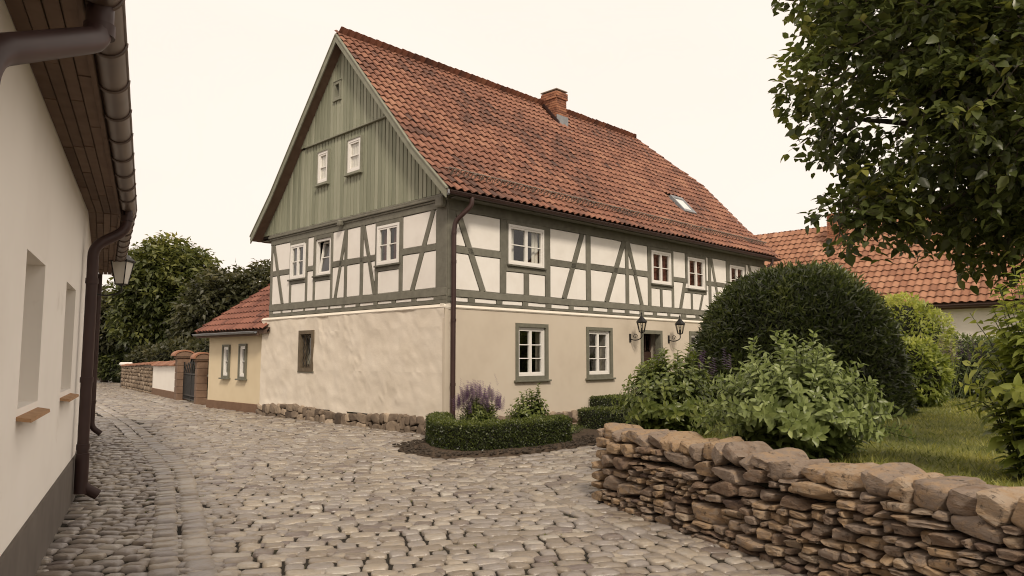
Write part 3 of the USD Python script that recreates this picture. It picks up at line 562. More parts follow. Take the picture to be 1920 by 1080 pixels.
# chimney of single bricks
CX0, CX1, CS0, CS1, CZ0, CZ1 = 7.26, 7.74, 3.38, 4.02, 8.7, 10.02
ch = obj('chimney', *bx([CX0 + .015, CS0 + .015, CZ0], [CX1 - .015, CS1 - .015, CZ1 - .01]), M['mortar'], HOUSE)
z = CZ0; k = 0
while z < CZ1 - .03:
    ex = .035 if z > CZ1 - .30 and z < CZ1 - .08 else (.018 if z >= CZ1 - .08 else 0)
    for ax in (0, 1):
        lo, hi = (CX0, CX1) if ax == 0 else (CS0, CS1)
        cuts = np.arange(lo - (k % 2) * .105, hi + .2, .21)
        for face in (0, 1):
            for a, b in zip(cuts, cuts[1:]):
                a, b = max(a, lo - ex), min(b, hi + ex)
                if b - a < .03: continue
                if ax == 0: y0, y1 = ((CS0 - ex, CS0 + .04) if face == 0 else (CS1 - .04, CS1 + ex)); A, B = [a + .004, y0, z], [b - .004, y1, z + .066]
                else:
                    if face == 1: continue
                    A, B = [CX0 - ex - .002, a + .004, z], [CX0 + .04, b - .004, z + .066]
                obj('brick', *cham(A, B, .004), M['brick'], ch, tone=rt.uniform(0, 1))
    z += .076; k += 1
obj('chimney_cap', *cham([CX0 - .03, CS0 - .03, CZ1 + .012], [CX1 + .03, CS1 + .03, CZ1 + .05], .01), M['mortar'], HOUSE)
sl = (RZ - KZ) / (RS_ - KS)
zr = lambda s: KZ + (s - KS) * sl
V = np.array([[CX0 - .06, s, zr(s) + dz] for s, dz in ((3.25, .10), (3.95, .10), (3.95, .20), (3.25, .20))]); V = np.vstack([V, V + [.055, 0, 0]])
obj('flashing', V, BOXF[:, :] if False else np.array([[0, 1, 2, 3], [7, 6, 5, 4], [0, 4, 5, 1], [3, 2, 6, 7], [0, 3, 7, 4], [1, 5, 6, 2]]), M['copper'], HOUSE)
obj('lead_apron', *cham([CX0 - .03, CS0 - .05, zr(CS0) - .02], [CX1 + .03, CS0 - .01, zr(CS0) + .30], .01), M['lead'], HOUSE)
V = np.array([[x, s, zr(s) + .075] for s in (3.10, CS0) for x in (CX0 - .05, CX1 + .05)]); obj('lead_apron', V, [[0, 1, 3], [0, 3, 2]], M['lead'], HOUSE)
# roof window
def rbox(x0, x1, s0, s1, h0, h1):
    nv = np.array([0, -sl, 1]) / math.hypot(sl, 1)
    P = [np.array([x, s, zr(s)]) + nv * h for x in (x0, x1) for s in (s0, s1) for h in (h0, h1)]
    return np.array(P), BOXF
sk = obj('roof_window', *rbox(10.46, 11.16, .88, .96, .0, .12), M['lead'], HOUSE)
for q in ((10.46, 11.16, 1.34, 1.42), (10.46, 10.53, .962, 1.338), (11.09, 11.16, .962, 1.338)): obj('frame', *rbox(*q, .0, .12), M['lead'], sk)
V, F = rbox(10.53, 11.09, .962, 1.338, .06, .085); obj('blind', *rbox(10.53, 11.09, .962, 1.338, .06, .085), M['blind'], sk); obj('pane', *[np.array([rbox(10.53, 11.09, .962, 1.338, .06, .105)[0][i] for i in (1, 5, 7, 3)]), [[0, 1, 2], [0, 2, 3]]], M['glass'], sk)
sp = trimesh.creation.icosphere(2); V, F = np.array(sp.vertices) * [.10, .13, .09] + [3.75, 3.22, zr(3.22) + .10], sp.faces; obj('vent_tile', V, F, M['tile'], HOUSE, smooth=True, tone=.5)
# snow guard: a lattice of bars on posts above the eave
lsl = (KZ - EZ) / (KS + .36); SG = [(x, .06, EZ + lsl * .42) for x in (-.02, 14.2)]
mb = MB(); n0 = np.array([0, -lsl, 1]) / math.hypot(lsl, 1)
P = lambda x, h: np.array([x, .06, EZ + .02 + lsl * .42]) + n0 * h
for h in (.06, .20): mb.add(*tube([P(-.02, h), P(14.2, h)], .011, 6))
mb.build('guard_rail', M['guard'], HOUSE)
mb = MB()
for x in np.arange(0, 14.15, .055):
    a, b = P(x, .05), P(x + (.045 if int(x / .055) % 2 else -.03), .215); mb.add(*tube([a, b + [0, 0, .0]], .009, 4))
mb.build('guard_lattice', M['guard'], HOUSE, kind='stuff')
for x in np.arange(.1, 14.2, .82):
    mb = MB(); mb.add(*tube([P(x, .01), P(x, .22)], .014, 5)); mb.add(*tube([P(x, .20), P(x, .02) + [0, .22, .215]], .010, 5)); mb.build('guard_bracket', M['guard'], HOUSE)
# gutter and downpipe at the front
def half_gutter(p0, p1, r, m, parent, name='gutter', joints=0.0):
    p0, p1 = np.asarray(p0, float), np.asarray(p1, float); dr = (p1 - p0) / np.linalg.norm(p1 - p0); side = np.cross(dr, [0, 0, 1.0]); an = np.linspace(-np.pi, 0, 15)
    V = np.vstack([p + np.outer(np.cos(an) * R2, side) + np.outer(np.sin(an) * R2, [0, 0, 1.0]) for p in (p0, p1) for R2 in (r, r - .006)]); i = np.arange(14)
    F = np.vstack([np.stack([i, i + 1, i + 31], 1), np.stack([i, i + 31, i + 30], 1), np.stack([i + 15, i + 46, i + 16], 1), np.stack([i + 15, i + 45, i + 46], 1)])
    mb = MB().add(V, F)
    for s in (-1, 1): mb.add(*tube([p0 + side * s * r, p1 + side * s * r], .011, 8))
    gp = mb.build(name, m, parent, smooth=40)
    if joints:
        n = int(np.linalg.norm(p1 - p0) / joints)
        for k in range(n):
            c = p0 + dr * joints * (k + .5); an2 = np.linspace(-np.pi - .05, .05, 14); R2 = r + .006
            for_ring = np.array([c + side * np.cos(q) * R2 + np.array([0, 0, 1.0]) * np.sin(q) * R2 for q in an2]); V, F = tube(for_ring, .011, 6); obj('gutter_bracket', V, F, m, gp, smooth=True)
    return gp
half_gutter((X0, -.43, EZ - .03), (X1, -.43, EZ - .03), .062, M['copper'], HOUSE)
for x in (.06, 13.6):
    V, F = tube(rounded([(x + .22, -.43, EZ - .06), (x + .22, -.43, EZ - .24), (x + .02, -.15, EZ - .56), (x, -.13, EZ - .75), (x, -.13, .08)], .16), .05, 12); dp = obj('downpipe', V, F, M['copper'], HOUSE, smooth=True)
    for z in (1.05, 2.35, 3.55, 4.15):
        V, F = tube([(x, -.13, z - .03), (x, -.13, z + .03)], .057, 12); obj('pipe_clip', V, F, M['copper'], dp, smooth=40)
V, F = tube(rounded([(-.05, 2 * RS_ + .38, EZ - .05), (-.12, 2 * RS_ + .42, EZ - .02), (-.3, 2 * RS_ + .44, EZ - .01)], .1), .035, 8); obj('gutter_outlet', V, F, M['copper'], HOUSE, smooth=True)

# rubble foundation: single stones set in dark mortar
def rubble_course(fn, u0, u1, top, rg, parent, dout, zmin=-.05, size=(.13, .36)):
    u = u0
    while u < u1:
        w = rg.uniform(*size); H = top(u + w / 2) - zmin; k = max(1, int(round(H / rg.uniform(.13, .26)))); hs = rg.dirichlet(np.full(k, 6)) * H; z = zmin
        for h in hs:
            B, F = STONES[rg.integers(len(STONES))]; an = rg.uniform(-.3, .3); S = B * [w * .53, h * .54, .09]
            S[:, :2] = S[:, :2] @ np.array([[math.cos(an), -math.sin(an)], [math.sin(an), math.cos(an)]])
            S[:, :2] *= .93
            V = fn(S[:, 0] + u + w / 2 + rg.uniform(-.03, .03), S[:, 1] + z + h / 2, S[:, 2] + dout + rg.uniform(-.02, .02)); z += h
            obj('foundation_stone', V, F, M['rubble'], parent, smooth=26, tone=np.clip(rg.normal(.45, .25), 0, 1))
        u += w * .94
rubble_course(gm, -.1, 7.9, lambda u: .34 + .05 * math.sin(u * 1.3), np.random.default_rng(8), HOUSE, .09)
rubble_course(fm, .0, 6.6, lambda u: .33, np.random.default_rng(9), HOUSE, .03)
mb = MB(); mb.add(*bx([-.10, -.02, -.1], [.2, 7.86, .33])); mb.add(*bx([.22, -.04, -.1], [L, .3, .295])); mb.build('foundation_mortar', M['joint'], HOUSE)

# ------------------------------------------------------------------ the white house on the left: wall bent at a kink
LA, ld1, ln1 = np.array([-4.12, 6.777]), np.array([-.4446, .8957]), np.array([.8957, .4446])
ld2 = np.array([-.485, .8745]); ln2 = np.array([.8745, .485]); W0, WK, W2 = -8.0, 1.9, 7.4
LK = LA + ld1 * WK
def l1(w, z, o):
    w, z, o = np.broadcast_arrays(np.asarray(w, float), np.asarray(z, float), np.asarray(o, float)); p = LA + w[..., None] * ld1 + o[..., None] * ln1
    return np.concatenate([p, z[..., None]], -1)
def l2(w, z, o):
    w, z, o = np.broadcast_arrays(np.asarray(w, float), np.asarray(z, float), np.asarray(o, float)); p = LK + w[..., None] * ld2 + o[..., None] * ln2
    return np.concatenate([p, z[..., None]], -1)
LH = thing('plastered_house', 'cream plastered house with deep wooden soffit and brown gutter beside the lane', 'house', (0, 0, 0))
LW = [(-2.60, -1.68, 1.29, 2.26), (-.10, .88, 1.28, 2.29), (-5.2, -4.3, 1.29, 2.26)]
V, F = prism_holes(sbox(W0, -.05, WK + .02, 3.30).difference(unary_union([sbox(a, c, b, d) for a, b, c, d in LW])), -.42, 0, l1); obj('front_wall', V, F, M['house_white'], LH)
V, F = prism(R_(.03, W2, -.05, 3.30), -.42, 0, l2); obj('side_wall', V, F, M['house_white'], LH)
V, F = prism(R_(W0, WK + .01, -.05, .50), -.1, .022, l1, .008); obj('plinth', V, F, M['plinth'], LH)
V, F = prism(R_(.03, W2, -.05, .50), -.1, .022, l2, .008); obj('plinth', V, F, M['plinth'], LH)
for a, b, c, d in LW:
    V, F = prism_holes(sbox(a, c, b, d).difference(sbox(a + .05, c + .05, b - .05, d - .05)), -.40, -.34, l1); wn = obj('window', V, F, M['white_paint'], LH)
    for u0, u1 in ((a + .05, (a + b) / 2), ((a + b) / 2, b - .05)):
        V, F = prism_holes(sbox(u0 + .002, c + .052, u1 - .002, d - .052).difference(sbox(u0 + .04, c + .09, u1 - .04, d - .09)), -.395, -.35, l1); obj('sash', V, F, M['white_paint'], wn)
        q = R_(u0 + .04, u1 - .04, c + .09, d - .09); obj('pane', l1(q[:, 0], q[:, 1], np.full(4, -.37)), [[0, 1, 2], [0, 2, 3]], M['glass'], wn)
    p = np.array([[-.40, .03], [.075, -.060], [.078, -.082], [-.40, -.005]]); V = np.vstack([l1(np.full(4, u), c + p[:, 1], p[:, 0]) for u in (a - .03, b + .03)]); V2 = V
    F = np.array([[0, 1, 5, 4], [1, 2, 6, 5], [2, 3, 7, 6], [3, 0, 4, 7], [0, 3, 2, 1], [4, 5, 6, 7]]); obj('clay_sill', V2, np.vstack([F[:, :3], F[:, [0, 2, 3]]]), M['terracotta'], LH)
V = np.vstack([l1(W0, z, np.array([-5.0])) for z in (0., 3.3)] ); mb = MB()
back = [l1(W0, 0, -.42)[None][0], l1(W0, 0, -5.0), l2(W2, 0, -5.0), l2(W2, 0, -.42)]
poly = np.array([p[:2] for p in back]); inner = Polygon(poly).difference(Polygon(poly).buffer(-.2, join_style=2)).difference(Polygon([l1(W0 + .3, 0, -.43)[:2], l1(W0 + .3, 0, .5)[:2], l2(W2 - .3, 0, .5)[:2], l2(W2 - .3, 0, -.6)[:2], l1(WK, 0, -.6)[:2]]))
V, F = prism_holes(inner, -.05, 3.28, lambda u, v, d: np.stack([u, v, d], -1)); obj('rear_wall', V, F, M['house_white'], LH)
# roof planes of the two sections
for fn, a, b in ((l1, W0 - .2, WK), (l2, .0, W2 + .2)):
    p = np.array([[.46, 3.43], [-2.7, 6.5], [-2.7, 6.38], [.46, 3.33]]); V = np.vstack([fn(np.full(4, u), p[:, 1], p[:, 0]) for u in (a, b)]); F = np.array([[0, 1, 5, 4], [1, 2, 6, 5], [2, 3, 7, 6], [3, 0, 4, 7], [0, 3, 2, 1], [4, 5, 6, 7]])
    obj('roof_plane', V, np.vstack([F[:, :3], F[:, [0, 2, 3]]]), M['tile'], LH, tone=.4)
    p = p * [-1, 1] + [-5.4, 0]; V = np.vstack([fn(np.full(4, u), p[:, 1], p[:, 0]) for u in (a, b)]); obj('roof_plane', V, np.vstack([F[:, :3], F[:, [0, 2, 3]]]), M['tile'], LH, tone=.4)
# soffit boards, fascia, gutter
rl = np.random.default_rng(23)
for fn, a, b in ((l1, W0, WK + .02), (l2, .03, W2)):
    for r in range(4):
        o0 = .002 + r * .078; w = a
        while w < b - .05:
            w1 = min(b, w + rl.uniform(.7, 2.1)); w1 = b if b - w1 < .4 else w1
            V, F = prism(np.array([[w + .004, o0 + .003], [w1 - .004, o0 + .003], [w1 - .004, o0 + .075], [w + .004, o0 + .075]]), 3.335, 3.300 - rl.uniform(0, .008), lambda u, v, d, fn=fn: fn(u, d, v), .004)
            obj('soffit_board', V, F, M['soffit'], LH, tone=rl.uniform(.1, .95)); w = w1
    V, F = prism(R_(a, b, 3.27, 3.42), .314, .34, fn, .004); obj('fascia', V, F, M['soffit'], LH, tone=.3)
    V, F = prism(np.array([[a, .0], [b, .0], [b, .33], [a, .33]]), 3.34, 3.352, lambda u, v, d, fn=fn: fn(u, d, v)); obj('soffit_backing', V, F, M['dark'], LH)
gj = LA + ld1 * (WK + .02) + ln1 * .415
half_gutter(l1(W0, 3.36, .415), l1(WK + .02, 3.36, .415), .085, M['gutter'], LH, joints=.62)
half_gutter(l2(.02, 3.36, .415), l2(W2, 3.36, .415), .085, M['gutter'], LH, joints=.62)
def downpipe(path, r, name='downpipe', clips=(), parent=LH):
    V, F = tube(rounded(path, .17, 8), r, 16); dp = obj(name, V, F, M['copper'], parent, smooth=True)
    for c, ax in clips:
        c = np.asarray(c); ax = np.asarray(ax, float) * .03; V, F = tube([c - ax, c + ax], r + .008, 16); obj('pipe_sleeve', V, F, M['copper'], dp, smooth=40)
    return dp
wp = 1.52
fo = .10
downpipe([l1(wp + .1, 3.30, .415), l1(wp + .1, 3.06, .415), l1(wp - .02, 2.84, fo), l1(wp, 2.6, fo), l1(wp, .20, fo), l1(wp + .04, .09, fo + .16)], .058,
         clips=[(l1(wp, z, fo), (0, 0, 1)) for z in (.62, 1.35, 2.45)] + [(l1(wp + .1, 3.2, .415), (0, 0, 1))])
V, F = tube([l1(wp, .55, fo), l1(wp, .12, fo)], .068, 16); obj('pipe_foot', V, F, M['copper'], LH, smooth=40)
wq = -3.95
downpipe([l1(wq, 3.32, .41), l1(wq, 3.13, .41), l1(wq - .75, 2.72, fo), l1(wq - .85, 2.5, fo), l1(wq - .85, .05, fo)], .062, clips=[(l1(wq, 3.17, .41), (0, 0, 1)), (l1(wq - .85, 2.42, fo), (0, 0, 1)), (l1(wq - .85, 1.2, fo), (0, 0, 1))])
we = W2 - .12
downpipe([l2(we, 3.28, .09), l2(we, 1.5, .09), l2(we, .2, .09), l2(we, .07, .26)], .055, clips=[(l2(we, z, .09), (0, 0, 1)) for z in (.7, 1.5, 2.3)])
# lanterns
def lantern(name, label, base, outv, r=.128, hc=.25, sides=6, arm=.38, frosted=False, scroll=True):
    """wall lantern: base = point on the wall where the plate sits, outv = outward direction; the cage stands on (or hangs at) the arm's end"""
    b = np.asarray(base, float); o = np.array([*outv, 0.0]); t = thing(name, label, 'lantern', b); c = o * arm + [0, 0, .12]
    side = np.array([-o[1], o[0], 0])
    V = np.array([o * x + side * y + np.array([0, 0, z]) for x in (0.0, .02) for y in (-.035, .035) for z in (-.11, .11)]); obj('wall_plate', V, BOXF, M['iron'], t)
    pts = catmull([o * .01 + [0, 0, -.02], o * arm * .4 + [0, 0, -.06], o * arm * .8 + [0, 0, -.03], o * arm + [0, 0, .03], o * arm + [0, 0, .12]], 5)
    V, F = tube(pts, .014, 7); obj('bracket_arm', V, F, M['iron'], t, smooth=True)
    if scroll:
        an = np.linspace(0, 2.2 * np.pi, 26); rr = .075 * (1 - an / 9); V, F = tube([o * (arm * .45 + rr_ * math.cos(q)) + np.array([0, 0, .035 + rr_ * math.sin(q)]) for q, rr_ in zip(an, rr)], .008, 5); obj('scroll', V, F, M['iron'], t, smooth=True)
    an = np.arange(sides) * 2 * np.pi / sides + np.pi / sides; ring = lambda rad, z: np.array([c + np.array([math.cos(q) * rad, math.sin(q) * rad, z]) for q in an])
    lo, hi = ring(r * .55, .03), ring(r, .03 + hc); mb = MB()
    for k in range(sides):
        k2 = (k + 1) % sides; mb.add(*tube([lo[k], hi[k]], .010, 5)); mb.add(*tube([lo[k], lo[k2]], .009, 5)); mb.add(*tube([hi[k], hi[k2]], .012, 5))
    mb.build('cage', M['iron'], t)
    for k in range(sides):
        k2 = (k + 1) % sides; s = .97; q = np.array([lo[k], lo[k2], hi[k2], hi[k]]); cc = c + [0, 0, .03 + hc / 2]; obj('pane', cc + (q - cc) * [s, s, 1], [[0, 1, 2], [0, 2, 3]], M['frosted'] if frosted else M['lamp_glass'], t)
    V = np.vstack([ring(r * 1.18, .03 + hc), ring(r * 1.16, .055 + hc), ring(r * .35, .17 + hc), ring(r * .12, .20 + hc), [c + [0, 0, .205 + hc]]]); F = []
    for a in range(3):
        for k in range(sides): k2 = (k + 1) % sides; F += [[a * sides + k, a * sides + k2, (a + 1) * sides + k2], [a * sides + k, (a + 1) * sides + k2, (a + 1) * sides + k]]
    F += [[3 * sides + k, 3 * sides + (k + 1) % sides, 4 * sides] for k in range(sides)] + [[0, k + 1, k] for k in range(1, sides - 1)]; obj('roof_cap', V, F, M['iron'], t)
    mb = MB(); mb.add(*tube([c + [0, 0, .20 + hc], c + [0, 0, .25 + hc]], .012, 6)); sp = trimesh.creation.icosphere(1, .022); mb.add(np.array(sp.vertices) + c + [0, 0, .265 + hc], sp.faces); mb.add(*tube([c + [0, 0, .28 + hc], c + [0, 0, .33 + hc]], [.010, .002], 6)); mb.build('finial', M['iron'], t)
    mb = MB(); mb.add(*tube([c + [0, 0, .02], c + [0, 0, .03 + hc * .4]], .018, 7)); mb.build('lamp_holder', M['iron'], t)
    sp = trimesh.creation.icosphere(2, .032); obj('bulb', np.array(sp.vertices) * [1, 1, 1.4] + c + [0, 0, .05 + hc * .5], sp.faces, M['frosted'], t, smooth=True)
    V = np.vstack([ring(r * .55, .03), ring(r * .2, .0)]); F = [[k, (k + 1) % sides, sides + (k + 1) % sides] for k in range(sides)] + [[k, sides + (k + 1) % sides, sides + k] for k in range(sides)]; obj('cage_base', V, F, M['iron'], t)
    return t
fo_ = (sa, -ca)
lantern('wall_lantern', 'black iron wall lantern left of the recessed front door', HW([6.25, -.03, 2.10]), fo_)
lantern('wall_lantern', 'black iron wall lantern right of the recessed front door', HW([8.08, -.03, 2.10]), fo_)
lantern('street_lantern', 'square lantern with pale panes on the cream house by the lane', l2(4.9, 2.74, .0), ln2, r=.19, hc=.40, sides=4, arm=.46, frosted=True, scroll=False)

# ------------------------------------------------------------------ cobbled street
BED = Polygon([(-2.1, 13.25), (-1.75, 12.2), (-1.1, 11.65), (0.1, 12.0), (1.45, 13.45), (2.2, 15.2), (1.6, 17.9), (-1.3, 15.0)])
WALLB = [(.916, 8.43), (1.217, 7.80), (1.478, 7.197), (1.909, 6.151), (2.32, 5.2), (3.0, 3.5)]
STREET = Polygon([(-1.45, 1.2), tuple(LK), tuple(LK + ld2 * W2), (-9.6, 15.6), (-12.8, 21.5), (-20.5, 33.5), (-31, 48.5), (-32, 52.5), (-22, 48.5), (-20.4, 39.0), (-15.2, 31.7), (-12.4, 27.8), (-10.1, 24.5), (-6.9, 20.6), (-1.33, 15.0), (3.9, 20.3), (6.5, 22.6), (7.5, 21.0), (3.1, 14.6), (2.0, 11.0), (1.3, 8.6)] + WALLB + [(3.0, 1.2)])
S1 = LineString(catmull([(-.9, 2.4), (-2.468, 5.673), (-3.6, 8.1), (-4.63, 10.234), (-5.834, 12.3), (-6.6, 13.5), (-8.872, 17.191), (-12.43, 22.505), (-20.6, 34.5), (-29.5, 47)], 8))
S2 = LineString(catmull([(-19.9, 37.3), (-12.398, 26.168), (-6.054, 17.593), (-3.846, 14.926), (-1.629, 11.8), (-.329, 9.631), (.244, 8.588), (.72, 7.674), (1.7, 5.2), (2.5, 3.4)], 8))
S3 = LineString(catmull([(-1.9, 12.35), (-1.15, 11.52), (.12, 11.88), (1.6, 13.35)], 8))
ROAD = thing('cobbled_street', 'lane paved with worn rounded granite cobbles and double gutter rows', None, (0, 0, 0), kind='structure')
f = tri2d([ccw(np.array(STREET.exterior.coords)[:-1])]); p = ccw(np.array(STREET.exterior.coords)[:-1])
obj('joint_bed', np.c_[p, np.full(len(p), .005)], f, M['joint'], ROAD)
rc = np.random.default_rng(41)
def cobble(cx, cy, ang, lx, ly, rg, n=12, h=.030):
    """one worn sett: a quadrangle with rounded corners, flat top, own tilt"""
    c0 = np.array([[1, 1], [-1, 1], [-1, -1], [1, -1]], float) + rg.uniform(-.13, .08, (4, 2)) * [[1, 1], [-1, 1], [-1, -1], [1, -1]]; out = []
    for k in range(4):
        p, a_, b_ = c0[k], c0[k - 1], c0[(k + 1) % 4]; r = rg.uniform(.14, .28)
        out += [p + (a_ - p) * r, p * .80 + ((a_ + b_) / 2) * .10 + p * .07, p + (b_ - p) * r] if n == 12 else [p + (a_ - p) * r, p + (b_ - p) * r]
    o2 = np.array(out)[::1]; n = len(o2); x, y = o2[:, 0] * lx / 2, o2[:, 1] * ly / 2
    tz = h + rg.uniform(-.009, .009); tx, ty = rg.uniform(-.055, .055, 2); dome = rg.uniform(.0, .010)
    R = [(1.0, -.05), (.992, tz * .30), (.90, tz * .90), (.55, tz + dome * .8)]; V = [np.stack([x * k, y * k, z + (rg.uniform(-.003, .003, n) if z > 0 else np.zeros(n))], 1) for k, z in R] + [np.array([[rg.uniform(-.01, .01), rg.uniform(-.01, .01), tz + dome]])]; V = np.vstack(V); V[n:, 2] += V[n:, 0] * tx + V[n:, 1] * ty
    i = np.arange(n); j = (i + 1) % n; F = [np.stack([a * n + i, a * n + j, (a + 1) * n + j], 1) for a in range(3)] + [np.stack([a * n + i, (a + 1) * n + j, (a + 1) * n + i], 1) for a in range(3)] + [np.stack([3 * n + i, 3 * n + j, np.full(n, 4 * n)], 1)]
    ca_, sa_ = math.cos(ang), math.sin(ang); V[:, :2] = np.stack([cx + V[:, 0] * ca_ - V[:, 1] * sa_, cy + V[:, 0] * sa_ + V[:, 1] * ca_], 1)
    return V, np.vstack(F), float(np.clip(rg.normal(.5, .27), 0, 1)), np.array([cx, cy, 0])
import shapely
free = STREET.difference(BED.buffer(.02)).buffer(-.04); shapely.prepare(free)
band = unary_union([S1.buffer(.278), S2.buffer(.192), S3.buffer(.13)]); shapely.prepare(band)
area = free.difference(band); shapely.prepare(area)
cob = []
def rows(zone, ang, pitch, lmin, lmax, n):
    ca_, sa_ = math.cos(ang), math.sin(ang); x0, y0, x1, y1 = zone.bounds; cs = np.array([[x0, y0], [x0, y1], [x1, y0], [x1, y1]]) @ np.array([[ca_, -sa_], [sa_, ca_]])
    u0, v0 = cs.min(0); u1, v1 = cs.max(0); v = v0; shapely.prepare(zone); pts = []
    while v < v1:
        u = u0 + rc.uniform(0, .2); rp = pitch * rc.uniform(.85, 1.15)
        while u < u1:
            l = rc.uniform(lmin, lmax); um = u + l / 2; vv = v + .10 * math.sin(um * .5) + .05 * math.sin(um * 1.7 + v * .3) + rc.uniform(-.018, .018)
            pts.append((um * ca_ - vv * sa_, um * sa_ + vv * ca_, l, rp)); u += l
        v += rp
    P_ = np.array(pts); ok = shapely.contains_xy(zone, P_[:, 0], P_[:, 1])
    for x, y, l, rp in P_[ok]:
        if abs(x) < .80 * y + .6: cob.append(cobble(x, y, ang + rc.uniform(-.10, .10), l - .011, (rp - .022) * rc.uniform(.94, 1.04), rc, n))
left_side = Polygon([(-.9, 1), *list(S1.coords), (-40, 40), (-20, 1)]); near = sbox(-40, 0, 40, 17.5)
rows(area.difference(left_side).intersection(near), .22, .172, .14, .33, 12)
rows(area.intersection(left_side).intersection(near), -.02, .150, .13, .27, 12)
rows(area.difference(near), .15, .22, .18, .40, 8)
def strip_rows(line, offs, wd, lmin, lmax, dmax=40):
    for o in offs:
        s = rc.uniform(0, .1)
        while s < line.length - .2:
            l = rc.uniform(lmin, lmax); a, b = line.interpolate(s), line.interpolate(s + l); dx, dy = b.x - a.x, b.y - a.y; k = math.hypot(dx, dy); an = math.atan2(dy, dx); x, y = (a.x + b.x) / 2 - dy / k * o, (a.y + b.y) / 2 + dx / k * o
            if y < dmax and 1.2 < y and free.contains(Point(x, y)): c = cobble(x, y, an + rc.uniform(-.04, .04), l - .018, (wd - .004) * rc.uniform(.95, 1.02), rc, 12, .036); cob.append((c[0], c[1], min(1, .30 + .75 * c[2]), c[3]))
            s += l
strip_rows(S1, (-.122, .122), .236, .14, .30); strip_rows(S2, (-.082, .082), .158, .18, .36); strip_rows(S3, (0.0,), .17, .16, .30)
from scipy.spatial import cKDTree
kd = cKDTree(np.array([c[3][:2] for c in cob])); fp = np.stack([rc.uniform(-8, 3, 40000), rc.uniform(4.5, 15, 40000)], 1); fp = fp[shapely.contains_xy(free, fp[:, 0], fp[:, 1]) & (np.abs(fp[:, 0]) < .75 * fp[:, 1])]
fp = fp[kd.query(fp)[0] > .122]; took = []
for q in fp:                                     # small stones wedged into the gaps between the rows
    if all(abs(q[0] - a) + abs(q[1] - b) > .13 for a, b in took[-200:]):
        took.append(tuple(q)); cob.append(cobble(q[0], q[1], rc.uniform(-.3, .6), rc.uniform(.10, .15), rc.uniform(.09, .13), rc, 8, .022))
dist = np.array([np.linalg.norm(c[3] - CAM) if abs(c[3][0]) < .74 * c[3][1] and c[3][1] > 5.0 else 99 for c in cob]); o = np.argsort(dist)
for k in o[:300]: obj('cobble', cob[k][0], cob[k][1], M['cobble'], ROAD, smooth=True, tone=cob[k][2])
mb = MB()
for k in o[300:]: mb.add(*cob[k][:3])
mb.build('cobble_field', M['cobble'], ROAD, smooth=True, tone=True, kind='stuff')
# moss tufts in the joints of the pavement strip
nm = 12000; i0 = rc.integers(0, len(cob), nm); pm = np.array([cob[i][3][:2] for i in i0]) + rc.normal(0, .085, (nm, 2)); keepm = (meshkit.fbm(np.c_[pm * .8, np.zeros(nm)], 3, 4) > .47) & (pm[:, 1] < 15); pm = pm[keepm]
V = []; F = []
for k, (x, y) in enumerate(pm):
    a = rc.uniform(0, 6.28); h = rc.uniform(.012, .035); w = rc.uniform(.006, .014); V += [[x - w * math.cos(a), y - w * math.sin(a), .005], [x + w * math.cos(a), y + w * math.sin(a), .005], [x + rc.uniform(-.02, .02), y + rc.uniform(-.02, .02), h]]; F.append([3 * k, 3 * k + 1, 3 * k + 2])
obj('joint_moss', V, F, M['grass'], tone=rc.uniform(.1, .6, len(V)), kind='stuff', label='short moss and grass sprouting between the cobbles', cat='moss')

# ------------------------------------------------------------------ flower bed by the house corner
BP = ccw(np.array(BED.exterior.coords)[:-1]); gx, gy = np.meshgrid(np.arange(-2.4, 2.6, .06), np.arange(11.4, 18.2, .06), indexing='ij'); pts = np.stack([gx.ravel(), gy.ravel()], 1); ins = shapely.contains_xy(BED.buffer(-.02), pts[:, 0], pts[:, 1]); pts = np.vstack([pts[ins], np.array([BED.exterior.interpolate(s).coords[0] for s in np.arange(0, BED.length, .08)])])
from scipy.spatial import Delaunay
tri = Delaunay(pts).simplices; cen = pts[tri].mean(1); tri = tri[shapely.contains_xy(BED, cen[:, 0], cen[:, 1])]
edge = np.array([BED.exterior.distance(Point(*q)) for q in pts]); zb = .018 + .05 * np.clip(edge / .5, 0, 1) + .03 * (meshkit.fbm(np.c_[pts * 5, np.zeros(len(pts))], 3, 6) - .5) * np.clip(edge / .1, 0, 1)
obj('bed_soil', np.c_[pts, zb], tri, M['soil'], smooth=True, kind='structure', label='dark bark-mulched soil of the flower bed at the house corner')
mb = MB(); rb = np.random.default_rng(6)
for k in range(2600):
    a, b = BED.bounds[:2], BED.bounds[2:]; x, y = rb.uniform(-2.1, 1.6), rb.uniform(11.6, 15.0)
    if not BED.contains(Point(x, y)): continue
    B, F = STONES_LO[k % 20]; s = rb.uniform(.008, .022); an = rb.uniform(0, 6.28); R3 = trimesh.transformations.rotation_matrix(an, [rb.uniform(-.3, .3), rb.uniform(-.3, .3), 1])[:3, :3]; 
    if k % 3: B = trimesh.creation.box([2, 2, 2]).vertices; F = trimesh.creation.box([2, 2, 2]).faces
    mb.add((B * [s * 1.5, s, s * .5]) @ R3.T + [x, y, .06], F, rb.uniform(.2, .8))
mb.build('mulch', M['bark'], tone=True, kind='stuff', label='loose bark chips scattered over the flower bed', cat='mulch')

